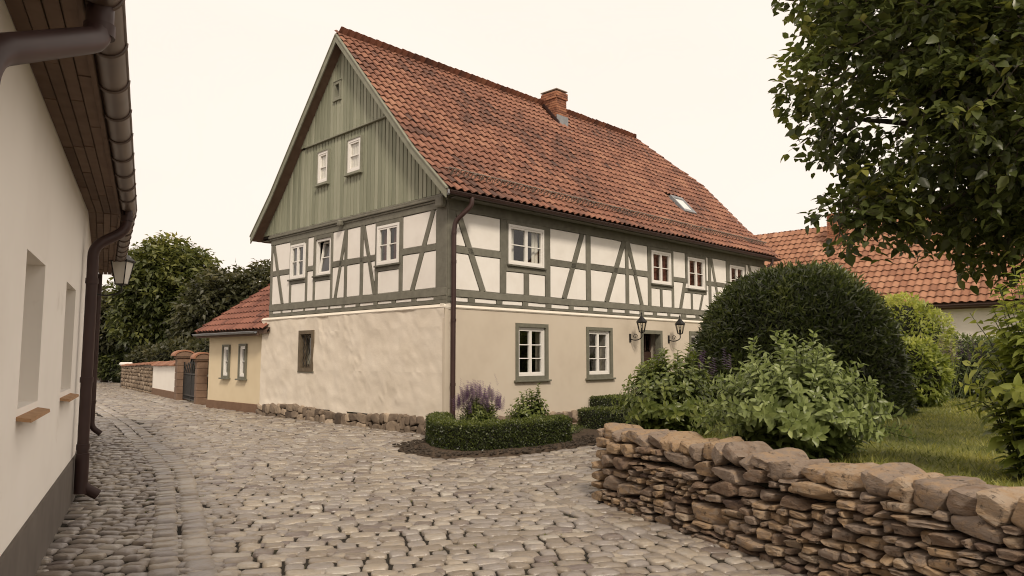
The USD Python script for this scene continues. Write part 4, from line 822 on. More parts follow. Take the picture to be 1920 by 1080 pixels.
# ------------------------------------------------------------------ yellow annex behind the big house
AX = thing('yellow_annex', 'small yellow outbuilding with hipped red roof and two narrow windows', 'outbuilding', HO, HA)
at, as0, as1, ae, an_h = .10, 7.75, 11.80, 2.34, 5.2      # front plane, from, to, eave height
am = lambda u, v, d: np.stack([at - d, u, v], -1)
AWN = [(10.25, 10.75, .98, 1.98), (9.13, 9.62, .97, 1.99)]
V, F = prism_holes(sbox(as0, -.05, as1, ae).difference(unary_union([sbox(a + .02, c + .02, b - .02, d - .02) for a, b, c, d in AWN])), -.3, 0, am); obj('front_wall', V, F, M['annex_wall'], AX)
mb = MB(); mb.add(*bx([at + .31, as1 - .3, -.05], [at + 5, as1, ae])); mb.add(*bx([at + 4.7, as0, -.05], [at + 5, as1 - .31, ae])); mb.build('side_wall', M['annex_wall'], AX)
V, F = prism(R_(as0 + .12, as1 + .02, -.05, .27), -.1, .03, am, .008); obj('plinth', V, F, M['brown_plinth'], AX)
for w in AWN:
    a, b, c, d = w; wn = casement(am, a, b, c, d, 1, 2, depth=.0, sur=.06, fw=.05, parent=AX)
    for p in Usd.PrimRange(stage.GetPrimAtPath(wn)):
        if p.GetName().startswith('pane'): UsdGeom.Mesh(p).GetFaceVertexIndicesAttr().Set([0, 2, 1, 0, 3, 2])
ex0, ex1, ey1 = at - .28, at + 5.28, as1 + .33; hr = 2.78; hz = ae + hr * .9
P = np.array([[ex0, as0 - .35, ae], [ex0, ey1, ae], [ex0 + hr, ey1 - hr, hz], [ex0 + hr, as0 - .35, hz], [ex1, ey1, ae], [ex1, as0 - .35, ae]], float)
Fq = np.array([[0, 1, 2], [0, 2, 3], [1, 4, 2], [4, 5, 3], [4, 3, 2]]); obj('roof_deck', np.vstack([P, P - [0, 0, .09]]), np.vstack([Fq, Fq[:, ::-1] + 6, [[0, 6, 7], [0, 7, 1], [1, 7, 10], [1, 10, 4]]]), M['soffit'], AX, tone=.2)
ra = np.random.default_rng(12)
tl = lay_tiles([(0, ae + .03), (hr, hz + .03)], -(ey1), -(as0 - .30), lambda x, s, z: np.stack([ex0 - .05 + s, -x, z], -1), .21, .275, ra, lambda x, s: -x < ey1 - s + .12, None, lambda s: (-(ey1 - s), np.full(len(s), 99.0)))
place_tiles(tl, AX, M['tile_annex'], HW, 120)
mb = MB()
for t in lay_tiles([(0, ae + .03), (hr, hz + .03)], ex0, ex1, lambda x, s, z: np.stack([x, ey1 + .05 - s, z], -1), .21, .275, ra, lambda x, s: x > ex0 + s - .12 and x < ex1 - s, None, lambda s: (ex0 + s, ex1 - s)): mb.add(*t[:3])
mb.build('rear_tile_field', M['tile_annex'], AX, smooth=True, tone=True, kind='stuff')
ridge_line((ex0, ey1, ae + .06), (ex0 + hr, ey1 - hr, hz + .06), AX, M['tile_annex'], ra, .085, .34)
V, F = bx([ex0 - .02, as0 + .15, ae - .14], [ex0 + .03, ey1, ae - .02]); obj('fascia', V, F, M['soffit'], AX, tone=.15)
half_gutter(np.array([ex0 - .07, ey1 + .05, ae - .03]), np.array([ex0 - .07, as0 + .2, ae - .03]), .055, M['lead'], AX)

# ------------------------------------------------------------------ gate and walls further down the lane
G1, G2, G3, G4 = np.array([-10.5, 24.95]), np.array([-12.3, 27.6]), np.array([-15.2, 31.7]), np.array([-20.3, 38.9])
gd = (G2 - G1) / np.linalg.norm(G2 - G1); gn = np.array([-gd[1], gd[0]]) * -1   # towards the lane is -gn or +gn
lane = np.array([-gd[1], gd[0]]) * 1.0
if lane[0] > 0: lane = -lane
rgp = math.atan2(gd[1], gd[0])
def pillar(pos, label, w, h, z):
    t = thing('gate_pillar', label, 'gate pillar', (*pos, 0), rgp); n = 6; hh = h / n
    for k in range(n):
        V, F = cham([-w / 2 - .004 * (k % 2), -w / 2, k * hh + .003], [w / 2 + .004 * (k % 2), w / 2, (k + 1) * hh - .003], .012); obj('stone_block', V, F, M['sandstone'], t)
    V, F = cham([-w / 2 - .05, -w / 2 - .05, h], [w / 2 + .05, w / 2 + .05, h + .07], .02); obj('cap_moulding', V, F, M['sandstone'], t)
    an = np.linspace(0, np.pi, 13); arc = np.stack([np.cos(an) * (w / 2 + .09), .075 + np.sin(an) * .17], 1); V, F = prism(arc, -w / 2 - .09, w / 2 + .09, lambda u, v, d: np.stack([d, u, h + v], -1), .02); obj('arched_cap', V, F, M['sandstone'], t)
    arc2 = np.stack([np.cos(an) * (w / 2 + .15), .10 + np.sin(an) * .22], 1); V, F = prism(np.vstack([arc2, arc[::-1] + [0, .02]]), -w / 2 - .12, w / 2 + .12, lambda u, v, d: np.stack([d, u, h + v], -1)); obj('cap_tile', V, F, M['tile_wing'], t, tone=.5)
    return t
pillar(G2, 'red sandstone gate pillar with arched cap beside the short white wall', .46, 1.55, 0)
pillar(G1 - gd * .05, 'slim red sandstone gate pillar against the yellow outbuilding', .34, 1.45, 0)
gl = np.linalg.norm(G2 - G1); a0, b0 = .16, gl - .28
gt = thing('iron_gate', 'dark wrought iron gate with curling bars between two sandstone pillars', 'gate', (*G1, 0), rgp)
mb = MB()
for z in (.08, .98, .22): mb.add(*bx([a0, -.02, z], [b0, .02, z + .045]))
for x in (a0, (a0 + b0) / 2 - .02, b0 - .04): mb.add(*bx([x, -.022, .05], [x + .045, .022, 1.42]))
mb.build('gate_frame', M['iron'], gt)
for x in np.arange(a0 + .1, b0 - .05, .085):
    obj('gate_bar', *tube([[x, 0, .1], [x, 0, 1.0]], .014, 5), M['iron'], gt)
obj('kick_plate', *bx([a0 + .03, -.008, .26], [b0 - .03, .008, .95]), M['iron'], gt)
for k, x in enumerate(np.arange(a0 + .14, b0 - .06, .16)):
    zt = 1.50 - .22 * abs((x - a0) / (b0 - a0) - .5) * 2; s = 1 if k % 2 else -1; q = np.linspace(0, 1, 18); obj('curled_bar', *tube(np.stack([x + s * .07 * np.sin(q * 7.5) * q, 0 * q, 1.0 + (zt - 1.0) * q], 1), .013, 5), M['iron'], gt)
def lane_wall(name, label, p0, p1, h0, h1, m, th=.36, cap=None, plinth=None, stones=False, seed=1, cat='wall'):
    p0, p1 = np.asarray(p0, float), np.asarray(p1, float); Ld = np.linalg.norm(p1 - p0); dv = (p1 - p0) / Ld; t = thing(name, label, cat, (*p0, 0), math.atan2(dv[1], dv[0])); rw = np.random.default_rng(seed)
    fl = lambda u, v, d: np.stack([u, d, v], -1); sg = 1.0 if np.cross(dv, -p0) > 0 else -1.0   # side that faces the camera
    V, F = prism(np.array([[0, -.06], [Ld, -.06], [Ld, h1], [0, h0]]), -th / 2, th / 2, fl, .01); body = obj('wall_body', V, F, m if not stones else M['mortar'], t)
    if plinth: V, F = prism(R_(0, Ld, -.06, plinth), -th / 2 - .03, th / 2 + .03, fl, .01); obj('plinth', V, F, M['brown_plinth'], t)
    if stones:
        mb = MB(); k = 0; z = .0
        while z < max(h0, h1) - .05:
            hh = rw.uniform(.12, .22); u = rw.uniform(0, .15)
            while u < Ld - .08:
                w = rw.uniform(.14, .42); top = h0 + (h1 - h0) * u / Ld
                if z + hh < top + .03:
                    B, F = STONES_LO[rw.integers(20)]; V = B * [w / 2 * .95, .07, hh / 2 * rw.uniform(.75, 1.05)]; an_ = rw.uniform(-.3, .3); V[:, [0, 2]] = V[:, [0, 2]] @ np.array([[math.cos(an_), -math.sin(an_)], [math.sin(an_), math.cos(an_)]]); V = V + [u + w / 2, sg * (th / 2), z + hh / 2 + rw.uniform(-.02, .02)]; tn = np.clip(rw.normal(.5, .25), 0, 1)
                    if k < 300: obj('wall_stone', V, F, M['rubble_wall'], t, smooth=True, tone=tn)
                    else: mb.add(V, F, tn)
                    k += 1
                u += w
            z += hh
        if mb.n: mb.build('wall_stones', M['rubble_wall'], t, smooth=True, tone=True, kind='stuff')
    if cap:
        V0 = np.array([[0, -th / 2 - .10, 0], [0, th / 2 + .10, 0], [0, th / 2 + .10, .04], [0, 0, cap], [0, -th / 2 - .10, .04]]); n = max(2, int(Ld / .34))
        for k in range(n):
            a, b = Ld * k / n + .004, Ld * (k + 1) / n - .004; ha, hb = (h0 + (h1 - h0) * x / Ld for x in (a, b)); dz = rw.uniform(-.012, .012); V = np.vstack([V0 + [a, 0, ha + dz], V0 + [b, 0, hb + dz]]); i = np.arange(5); j = (i + 1) % 5; f = np.array([[0, 1, 2], [0, 2, 3], [0, 3, 4]])
            obj('coping_tile', V, np.vstack([np.stack([i, j, j + 5], 1), np.stack([i, j + 5, i + 5], 1), f, f[:, ::-1] + 5]), M['tile_wing'], t, tone=rw.uniform(.0, .6))
    return t
lane_wall('white_garden_wall', 'short white rendered garden wall with tiled coping beside the gate', G2 + gd * .30, G3, 1.28, 1.22, M['house_white'], cap=.20, plinth=.30)
lane_wall('fieldstone_wall', 'long fieldstone wall with sloping coping between white wall and dark post', G3 + gd * .05, G4, 1.28, 1.12, M['rubble_wall'], cap=.13, stones=True, seed=3)
pt = thing('gate_post', 'dark timber post with pale cap at the far end of the fieldstone wall', 'post', (*(G4 + gd * .25), 0), rgp)
obj('post', *cham([-.2, -.2, -.05], [.2, .2, 1.15], .02), M['door'], pt); obj('post_cap', *cham([-.30, -.30, 1.155], [.30, .30, 1.33], .06), M['panel'], pt)
lane_wall('far_stone_wall', 'low weathered stone wall where the lane bends away under the trees', (-34, 52.2), (-21.2, 49.0), 1.12, 1.18, M['rubble_wall'], th=.4, stones=True, seed=5)

# ------------------------------------------------------------------ tiled barn behind on the right
BN = thing('tiled_barn', 'long low white building with steep orange tiled roof behind the garden', 'building', HO, HA)
bt, bez, br, brz, bs0, bs1 = 17.0, 3.30, 20.8, 6.86, -19.0, 6.5
bm = lambda u, v, d: np.stack([bt + .32 - d, u, v], -1)
V, F = prism(R_(bs0, bs1, -.05, bez + .1), -.3, 0, bm); obj('front_wall', V, F, M['house_white'], BN)
mb = MB(); mb.add(*bx([2 * br - bt - .6, bs0, -.05], [2 * br - bt - .32, bs1, bez + .1]))
for y in (bs0, bs1 - .3):
    pgn = np.array([[bt + .63, -.05], [2 * br - bt - .61, -.05], [2 * br - bt - .61, bez + .25], [br, brz - .25], [bt + .63, bez + .25]]); V, F = prism(pgn, y, y + .3, lambda u, v, d: np.stack([u, d, v], -1)); mb.add(V, F)
mb.build('rear_wall', M['house_white'], BN)
P = np.array([[bt - .05, bs0 - .2, bez - .02], [bt - .05, bs1 + .2, bez - .02], [br, bs1 + .2, brz], [br, bs0 - .2, brz], [2 * br - bt + .05, bs1 + .2, bez - .02], [2 * br - bt + .05, bs0 - .2, bez - .02]]); Fq = np.array([[0, 1, 2], [0, 2, 3], [3, 2, 4], [3, 4, 5]])
obj('roof_deck', np.vstack([P, P - [0, 0, .1]]), np.vstack([Fq, Fq[:, ::-1] + 6, [[0, 6, 7], [0, 7, 1], [0, 3, 9], [0, 9, 6], [1, 8, 2], [1, 7, 8]]]), M['soffit'], BN, tone=.2)
rbn = np.random.default_rng(31)
tl = lay_tiles([(0, bez + .02), (br - bt, brz + .03)], -(bs1 + .15), -(bs0 - .15), lambda x, s, z: np.stack([bt - .08 + s, -x, z], -1), .245, .33, rbn, )
def in_view(t):
    c = HW(t[3][None])[0]; return abs(c[0]) < .74 * c[1]
tl.sort(key=lambda t: not in_view(t))
c_ = [t for t in tl if in_view(t)]; r_ = [t for t in tl if not in_view(t)]
place_tiles(c_, BN, M['tile_wing'], HW, 300)
mb = MB()
for t in r_: mb.add(*t[:3])
for t in lay_tiles([(0, bez + .02), (br - bt, brz + .03)], bs0 - .15, bs1 + .15, lambda x, s, z: np.stack([2 * br - bt + .08 - s, x, z], -1), .245, .33, rbn): mb.add(*t[:3])
mb.build('rear_tile_field', M['tile_wing'], BN, smooth=True, tone=True, kind='stuff')
ridge_line((br, bs1 + .2, brz + .06), (br, bs0 - .2, brz + .06), BN, M['tile_wing'], rbn)
half_gutter(np.array([bt - .16, bs1 + .2, bez - .05]), np.array([bt - .16, bs0 - .2, bez - .05]), .06, M['copper'], BN)
obj('fascia', *bx([bt + .0, bs0, bez - .17], [bt + .03, bs1, bez - .06]), M['soffit'], BN, tone=.1)
cb = obj('chimney', *bx([19.7, -.58, 5.5], [20.2, 0.0, 7.30]), M['mortar'], BN)
z = 5.5; k = 0
while z < 7.26:
    for face, (lo, hi) in enumerate(((-.60, .02), (19.68, 20.22))):
        cuts = np.arange(lo - (k % 2) * .11, hi + .2, .22)
        for a, b in zip(cuts, cuts[1:]):
            a, b = max(a, lo), min(b, hi)
            if b - a > .03: obj('brick', *(cham([19.67, a + .005, z], [19.72, b - .005, z + .066], .004) if face == 0 else cham([a + .005, -.61, z], [b - .005, -.56, z + .066], .004)), M['brick'], cb, tone=rbn.uniform(0, 1))
    z += .078; k += 1
obj('lead_apron', *cham([19.45, -.7, 5.45], [19.60, .1, 5.72], .01), M['lead'], BN)

# ------------------------------------------------------------------ dry stone wall in front of the garden
WU = np.array([.387, -.922]); WN = np.array([-.922, -.387]); WA = np.array([.916, 8.43]); WL, WH = 5.75, .69
DW = thing('dry_stone_wall', 'low dry stone wall of brown sandstone with rough slanted coping stones', 'wall', (*WA, 0), math.atan2(WU[1], WU[0]))
# local: x along the wall, y away from the lane (batter), z up; local +y = left of WU
ly = 1.0 if np.dot(np.array([-WU[1], WU[0]]), -WN) > 0 else -1.0
rd = np.random.default_rng(77)
def wall_stone(x0, x1, z0, z1, name='wall_stone', dep=.17, tilt=0.0, tone=None, y=None, set_=STONES, proud=0.0):
    B, F = set_[rd.integers(len(set_))]; B = B * [rd.choice([-1, 1]), 1, rd.choice([-1, 1])]
    S = B * [(x1 - x0) / 2, dep, (z1 - z0) / 2]; a = tilt + rd.uniform(-.035, .035); S[:, [0, 2]] = S[:, [0, 2]] @ np.array([[math.cos(a), -math.sin(a)], [math.sin(a), math.cos(a)]])
    yy = (dep - .05 + .10 * (z0 + z1) / 2 - rd.uniform(0, .035) - proud) if y is None else y
    V = S + [(x0 + x1) / 2, ly * yy, (z0 + z1) / 2]; V[:, 1] = V[:, 1] if ly > 0 else V[:, 1]
    return obj(name, V, F, M['drystone'], DW, smooth=24, tone=float(np.clip(rd.normal(.5, .28), 0, 1)) if tone is None else tone)
x = .32; quoin = [(.0, .32, .0, .14), (.0, .22, .14, .25), (.0, .26, .25, .36), (.0, .20, .36, .45), (.0, .34, .45, .58), (.0, .33, .58, .72)]
for q in quoin: wall_stone(q[0], q[1] - .01, q[2], q[3] - .006, tone=.72, dep=.2)
cols = []
def fill(x0, x1, z0, z1):
    """split a patch of wall into stones: layers, then lengths"""
    H = z1 - z0
    if H > .165:
        k = rd.uniform(.35, .65); fill(x0, x1, z0, z0 + H * k); fill(x0, x1, z0 + H * k, z1); return
    w = x1 - x0
    if H > .095 and rd.random() < .5:
        k = rd.uniform(.38, .62); fill(x0, x1, z0, z0 + H * k); fill(x0, x1, z0 + H * k, z1); return
    lim = max(.15, H * rd.uniform(1.9, 3.6))
    if w > lim * 1.25:
        k = rd.uniform(.35, .65); fill(x0, x0 + w * k, z0, z1); fill(x0 + w * k, x1, z0, z1); return
    wall_stone(x0 + .004, x1 - .004, z0 + .003, z1 - .003, proud=rd.uniform(-.025, .025))
xs = [.0]
for q in ((0, .25, .22), (.25, .45, .26), (.45, .72, .34)): pass
z = .0
while z < WH - .05:
    hh = rd.uniform(.14, .24); hh = WH - z if WH - z - hh < .1 else hh; x = .33 if z > .4 else (.27 if z < .15 else .24)
    while x < WL:
        w = rd.uniform(.32, .75); dz0 = rd.uniform(-.015, .015); fill(x, min(x + w, WL), z + dz0, z + hh + dz0); x += w
    z += hh
x = -.03
while x < 2.75:                                  # coping: slanted slabs, then boulders
    w = rd.uniform(.13, .24); h = rd.uniform(.11, .16); wall_stone(x, x + w * 1.12, WH - .01, WH + h, 'coping_stone', dep=.23, tilt=rd.uniform(.25, .6), y=.26, tone=float(np.clip(rd.normal(.60, .15), 0, 1))); x += w * .93
while x < WL:
    w = rd.uniform(.16, .34); h = rd.uniform(.09, .17); wall_stone(x, x + w * 1.05, WH - .03, WH + h, 'coping_stone', dep=.22, tilt=rd.uniform(-.3, .6), y=.25 + rd.uniform(-.03, .03), tone=float(np.clip(rd.normal(.66, .2), 0, 1))); x += w * .97
mb = MB(); mb.add(*bx([.06, ly * .16, -.05], [WL, ly * .45, WH])); mb.build('wall_core', M['joint'], DW)

# ------------------------------------------------------------------ foliage helpers
def unit(v): return v / (np.linalg.norm(v, axis=-1, keepdims=True) + 1e-9)
def leaf_arrays(P, D, U, ln, wd, fold=.3, droop=.35, fine=False):
    D = unit(D); S = unit(np.cross(D, U)); N = np.cross(S, D); ln = np.broadcast_to(ln, len(P))[:, None]; wd = np.broadcast_to(wd, len(P))[:, None]
    pt = lambda a, s, n: P + D * ln * a + S * wd * s + N * (n * wd - droop * ln * a * a)
    if fine:
        V = np.stack([pt(0, 0, 0), pt(.36, 0, 0), pt(.72, 0, 0), pt(1, 0, 0), pt(.30, .46, fold * .5), pt(.68, .36, fold * .4), pt(.30, -.46, fold * .5), pt(.68, -.36, fold * .4)], 1)
        F = np.array([[0, 4, 1], [0, 1, 6], [4, 5, 2], [4, 2, 1], [1, 2, 7], [1, 7, 6], [5, 3, 2], [2, 3, 7]])
    else:
        V = np.stack([pt(0, 0, 0), pt(.5, 0, 0), pt(1, 0, 0), pt(.42, .5, fold * .5), pt(.42, -.5, fold * .5)], 1); F = np.array([[0, 3, 1], [0, 1, 4], [3, 2, 1], [1, 2, 4]])
    return V, F
def foliage(P, D, U, ln, wd, tone, m, parent, fold=.3, droop=.35, fine=False, nparts=0, name='leaf', mass='leaf_mass', loc=(0, 0, 0)):
    V, F = leaf_arrays(P, D, U, ln, wd, fold, droop, fine); n = V.shape[1]; tone = np.broadcast_to(tone, len(P)); o = np.arange(len(P))
    if nparts:
        c = V.mean(1) + loc; vis = (np.abs(c[:, 0]) < .70 * c[:, 1]) & (c[:, 2] < 1.6 + .5 * c[:, 1]); o = np.argsort(np.linalg.norm(c - CAM, axis=1) + 50 * ~vis)
        for k in o[:nparts]: obj(name, V[k], F, m, parent, smooth=True, tone=tone[k])
        o = o[nparts:]
    VV = V[o].reshape(-1, 3); FF = (F[None] + (np.arange(len(o)) * n)[:, None, None]).reshape(-1, 3)
    return obj(mass, VV, FF, m, parent, smooth=True, tone=np.repeat(tone[o], n), kind='stuff')
def ellipsoid(c, r, rg, noise=.12, sub=3, seed=0, e=2.0):
    s = trimesh.creation.icosphere(sub); V = np.array(s.vertices); V = V / (np.abs(V) ** e).sum(1, keepdims=True) ** (1 / e); V = V * (1 + noise * 2 * (meshkit.fbm(V * 2.2 + seed, 3, seed) - .5))[:, None]
    return V * r + c, np.array(s.faces)
def rand_dirs(n, rg): return unit(rg.normal(size=(n, 3)))
def stem_bush(name, label, cat, loc, rad, zlen, nst, m, rg, leaf=(.10, .035), gap=.055, fine=False, nparts=0, lean=.85, tonef=None, bare=.25, droop=.45, tips=1.0, pair=True, group=None):
    """shrub of many stems from one base, leaves in opposite pairs"""
    t = thing(name, label, cat, loc, group=group); Ps, Ds, Us, Ts, Ls = [], [], [], [], []; mb = MB()
    for k in range(nst):
        a = rg.uniform(0, 2 * np.pi); q = math.sqrt(rg.uniform(0, 1)); el = q * lean; top = zlen * (1 - .68 * q ** 2.4) * (rg.uniform(.80, 1.0) if rg.random() < .85 else rg.uniform(1.0, 1.16)); R_out = rad * q * rg.uniform(.88, 1.08)
        base = np.array([math.cos(a), math.sin(a), 0]) * R_out * .35; tip = np.array([math.cos(a) * R_out, math.sin(a) * R_out, max(.12, top)]); mid = base * .45 + tip * .55 + np.array([0, 0, .16 * zlen * q]) - np.array([math.cos(a), math.sin(a), 0]) * R_out * .08
        path = catmull([base, mid, tip + [0, 0, .0]], 6); mb.add(*tube(path, np.linspace(.008, .003, len(path)), 4, False)); seg = np.linalg.norm(np.diff(path, axis=0), axis=1); cum = np.r_[0, np.cumsum(seg)]; s = cum[-1] * bare; ph = rg.uniform(0, 6.28)
        while s < cum[-1]:
            p = np.array([np.interp(s, cum, path[:, i]) for i in range(3)]); tg = unit(np.array([np.interp(min(s + .03, cum[-1]), cum, path[:, i]) for i in range(3)]) - np.array([np.interp(max(s - .03, 0), cum, path[:, i]) for i in range(3)])); ph += np.pi / 2 + rg.uniform(-.3, .3)
            x = unit(np.cross(tg, [0.3, .2, 1])); y = np.cross(tg, x); f = s / cum[-1]; sz = (.55 + .6 * math.sin(np.pi * min(1, .25 + f * .72))) * rg.uniform(.8, 1.15)
            for h in ((0, np.pi) if pair else (0,)):
                rdir = math.cos(ph + h) * x + math.sin(ph + h) * y; d = rdir * rg.uniform(.8, 1.1) + tg * rg.uniform(.25, .6) * (1 if f < .9 else 1.6) + rg.normal(0, .12, 3); Ps.append(p + rdir * .006); Ds.append(d); Us.append(tg + rg.normal(0, .2, 3)); Ls.append(leaf[0] * sz); Ts.append(np.clip(.30 + .35 * f + rg.normal(0, .13), 0, 1))
            s += gap * rg.uniform(.75, 1.25) * (1.2 - .5 * f)
    mb.build('stems', M['stem'], t, kind='stuff'); P = np.array(Ps); L_ = np.array(Ls)
    foliage(P, np.array(Ds), np.array(Us), L_, L_ * leaf[1] / leaf[0], np.array(Ts), m, t, fine=fine, nparts=nparts, droop=droop, loc=np.asarray(loc)); return t
def spikes(t, loc_tips, rg, m, ln=.2, r=.018, n=60, name='flower_spike'):
    """flower spikes: each a stem with small florets"""
    for p in loc_tips:
        d = unit(np.array([rg.normal(0, .18), rg.normal(0, .18), 1.0])); q = np.linspace(0, 1, n); a = q * 40; rr = r * (1.05 - .8 * q); s = unit(np.cross(d, [1, .2, 0])); u = np.cross(d, s); out = np.cos(a)[:, None] * s + np.sin(a)[:, None] * u
        P = p + q[:, None] * d * ln + out * rr[:, None] * .5; V, F = leaf_arrays(P, out + d * .5, np.tile(d, (n, 1)), .018 + .5 * rr, .012 + .3 * rr); VV = V.reshape(-1, 3); FF = (F[None] + (np.arange(n) * V.shape[1])[:, None, None]).reshape(-1, 3); obj(name, VV, FF, m, t, smooth=True, tone=np.repeat(np.clip(rg.normal(.5, .2, n), 0, 1), V.shape[1]))

# ------------------------------------------------------------------ lawn behind the dry stone wall
LEFT = LineString([(1.15, 8.6), (1.75, 11.0), (2.75, 13.9), (4.5, 17.2), (7.0, 20.2), (8.8, 22.6), (10.6, 26.4)])
bk_ = lambda x, y: WA + WU * x - WN * y
LAWN = Polygon([tuple(bk_(.12, .28)), tuple(bk_(WL, .28)), (6.0, 2.6), (14, 5), (22, 14), (17.4, 20.3), (10.6, 26.6)] + list(LEFT.coords)[::-1][1:]).buffer(0)
gx, gy = np.meshgrid(np.arange(.9, 22, .16), np.arange(2.4, 26.8, .16), indexing='ij'); pts = np.stack([gx.ravel(), gy.ravel()], 1); pts = pts[shapely.contains_xy(LAWN.buffer(-.03), pts[:, 0], pts[:, 1])]; pts = np.vstack([pts, [LAWN.exterior.interpolate(s).coords[0] for s in np.arange(0, LAWN.length, .15)]])
def lawn_z(p):
    d = shapely.distance(shapely.points(p), LEFT); k = np.clip(d / .9, 0, 1); return .66 * k * k * (3 - 2 * k) + .07 * (meshkit.fbm(np.c_[p * .6, np.zeros(len(p))], 3, 2) - .5) - .01
tri = Delaunay(pts).simplices; cen = pts[tri].mean(1); tri = tri[shapely.contains_xy(LAWN, cen[:, 0], cen[:, 1])]
obj('lawn', np.c_[pts, lawn_z(pts)], tri, M['turf'], smooth=True, kind='structure', label='raised mown lawn behind the dry stone wall')
rg = np.random.default_rng(90); n = 60000; gp = np.stack([rg.uniform(1.6, 11, n), 4 + 13 * rg.uniform(0, 1, n) ** 1.4], 1); gp = gp[shapely.contains_xy(LAWN.buffer(-.06), gp[:, 0], gp[:, 1]) & (np.abs(gp[:, 0]) < .75 * gp[:, 1])]; n = len(gp); gz = lawn_z(gp); a = rg.uniform(0, 6.28, n); clump = meshkit.fbm(np.c_[gp * 1.6, np.zeros(n)], 3, 8)
h = (.025 + .04 * clump) * rg.uniform(.6, 1.4, n); w = rg.uniform(.004, .009, n); lean = rg.normal(0, .035, (n, 2)); B = np.c_[gp, gz]
V = np.stack([B + np.c_[-w * np.cos(a), -w * np.sin(a), 0 * a], B + np.c_[w * np.cos(a), w * np.sin(a), 0 * a], B + np.c_[lean, h]], 1).reshape(-1, 3)
obj('grass', V, np.arange(3 * n).reshape(-1, 3), M['grass'], tone=np.repeat(np.clip(clump + rg.normal(0, .15, n), 0, 1), 3), kind='stuff', label='short green grass blades of the garden lawn', cat='grass')

# ------------------------------------------------------------------ hedges, shrubs and flowers
def box_hedge(name, label, path, w, h, n, seed, leaf=.034, group=None):
    rg = np.random.default_rng(seed); path = catmull(path, 8); o = np.array([*path.mean(0), 0]); t = thing(name, label, 'hedge', o, group=group); line = LineString(path); body = line.buffer(w / 2, cap_style=1); body_i = line.buffer(w / 2 - .035)
    V, F = prism(np.array(body_i.simplify(.01).exterior.coords)[:-1], .0, h - .03, lambda u, v, d: np.stack([u - o[0], v - o[1], d], -1), .05); obj('inner_twigs', V, F, M['core_dark'], t)
    x0, y0, x1, y1 = body.bounds; nt = int(n * .42); P1 = np.stack([rg.uniform(x0, x1, nt * 3), rg.uniform(y0, y1, nt * 3)], 1); P1 = P1[shapely.contains_xy(body, P1[:, 0], P1[:, 1])][:nt]; e = body.exterior; d_ = shapely.distance(shapely.points(P1), e); z = h - .05 * np.clip(1 - d_ / .08, 0, 1) ** 2 + rg.normal(0, .010, len(P1)) + .03 * (meshkit.fbm(np.c_[P1 * 5, np.zeros(len(P1))], 2, seed) - .5); top = np.c_[P1, z]; N1 = np.tile([0, 0, 1.0], (len(top), 1))
    ns = n - nt; s = rg.uniform(0, e.length, ns); p = np.array([e.interpolate(q).coords[0] for q in s]); p2 = np.array([e.interpolate((q + .02) % e.length).coords[0] for q in s]); tg = unit(np.c_[p2 - p, np.zeros(ns)]); nn = np.cross(tg, [0, 0, 1]); 
    if (nn[:, :2] * (p - np.array(body.centroid.coords[0]))).sum() < 0: nn = -nn
    zz = rg.uniform(0.01, h - .02, ns); side = np.c_[p, zz] + nn * (rg.normal(0, .012, ns) + .03 * (meshkit.fbm(np.c_[p * 4, zz * 4], 2, seed + 1) - .5))[:, None]
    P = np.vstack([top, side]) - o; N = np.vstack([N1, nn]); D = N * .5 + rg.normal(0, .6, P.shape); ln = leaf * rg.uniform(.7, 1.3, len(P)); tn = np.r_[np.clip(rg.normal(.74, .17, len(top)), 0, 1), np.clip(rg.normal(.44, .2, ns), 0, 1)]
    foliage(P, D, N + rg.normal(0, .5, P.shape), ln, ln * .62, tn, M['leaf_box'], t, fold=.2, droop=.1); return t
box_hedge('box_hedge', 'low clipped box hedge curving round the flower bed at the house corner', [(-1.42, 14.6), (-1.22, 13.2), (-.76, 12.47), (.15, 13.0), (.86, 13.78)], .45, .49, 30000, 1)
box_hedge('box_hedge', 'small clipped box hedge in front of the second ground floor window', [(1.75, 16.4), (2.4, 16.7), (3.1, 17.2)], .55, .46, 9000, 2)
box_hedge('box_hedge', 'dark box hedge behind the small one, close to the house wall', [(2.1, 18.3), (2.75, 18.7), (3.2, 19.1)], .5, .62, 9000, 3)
rg = np.random.default_rng(14)
sal = stem_bush('salvia_plant', 'violet flowering salvia clump behind the low box hedge', 'plant', (-.62, 13.75, .06), .48, .90, 130, M['leaf_mid'], rg, (.10, .034), .045, lean=1.0)
tips = []
for k in range(170):
    a, q = rg.uniform(0, 6.28), math.sqrt(rg.uniform(0, 1)); tips.append(np.array([math.cos(a) * q * .46, math.sin(a) * q * .40, .45 + .48 * (1 - q * q * .8) * rg.uniform(.7, 1.05)]))
spikes(sal, tips, rg, M['flower'], .22, .022, 56)
spikes(sal, [np.array([.36, .0, 1.02]), np.array([-.34, .05, .92]), np.array([-.52, -.1, .62])], rg, M['flower'], .22, .012, 40)
stem_bush('hydrangea_bush', 'small broad-leaved green bush right of the violet salvia', 'bush', (.34, 14.3, .06), .50, .98, 80, M['leaf_mid'], rg, (.10, .075), .06, lean=1.1, droop=.25)
stem_bush('ground_cover', 'low reddish green ground cover at the foot of the house wall', 'ground cover', (1.15, 15.1, .05), .5, .22, 60, M['leaf_mid'], rg, (.05, .03), .05, lean=1.3)
stem_bush('garden_shrub', 'loose green shrub on the wall end, nearest the front door', 'shrub', (2.0, 9.35, .50), .80, 1.22, 190, M['leaf_mid'], rg, (.118, .064), .050, lean=1.25, nparts=150, droop=.4, fine=True)
bb = stem_bush('sage_shrub', 'large pale green shrub with pointed leaves spilling over the dry stone wall', 'shrub', (2.78, 7.25, .52), 1.00, 1.20, 250, M['leaf_sage'], np.random.default_rng(4), (.120, .064), .052, fine=True, nparts=300, lean=1.35, droop=.15)
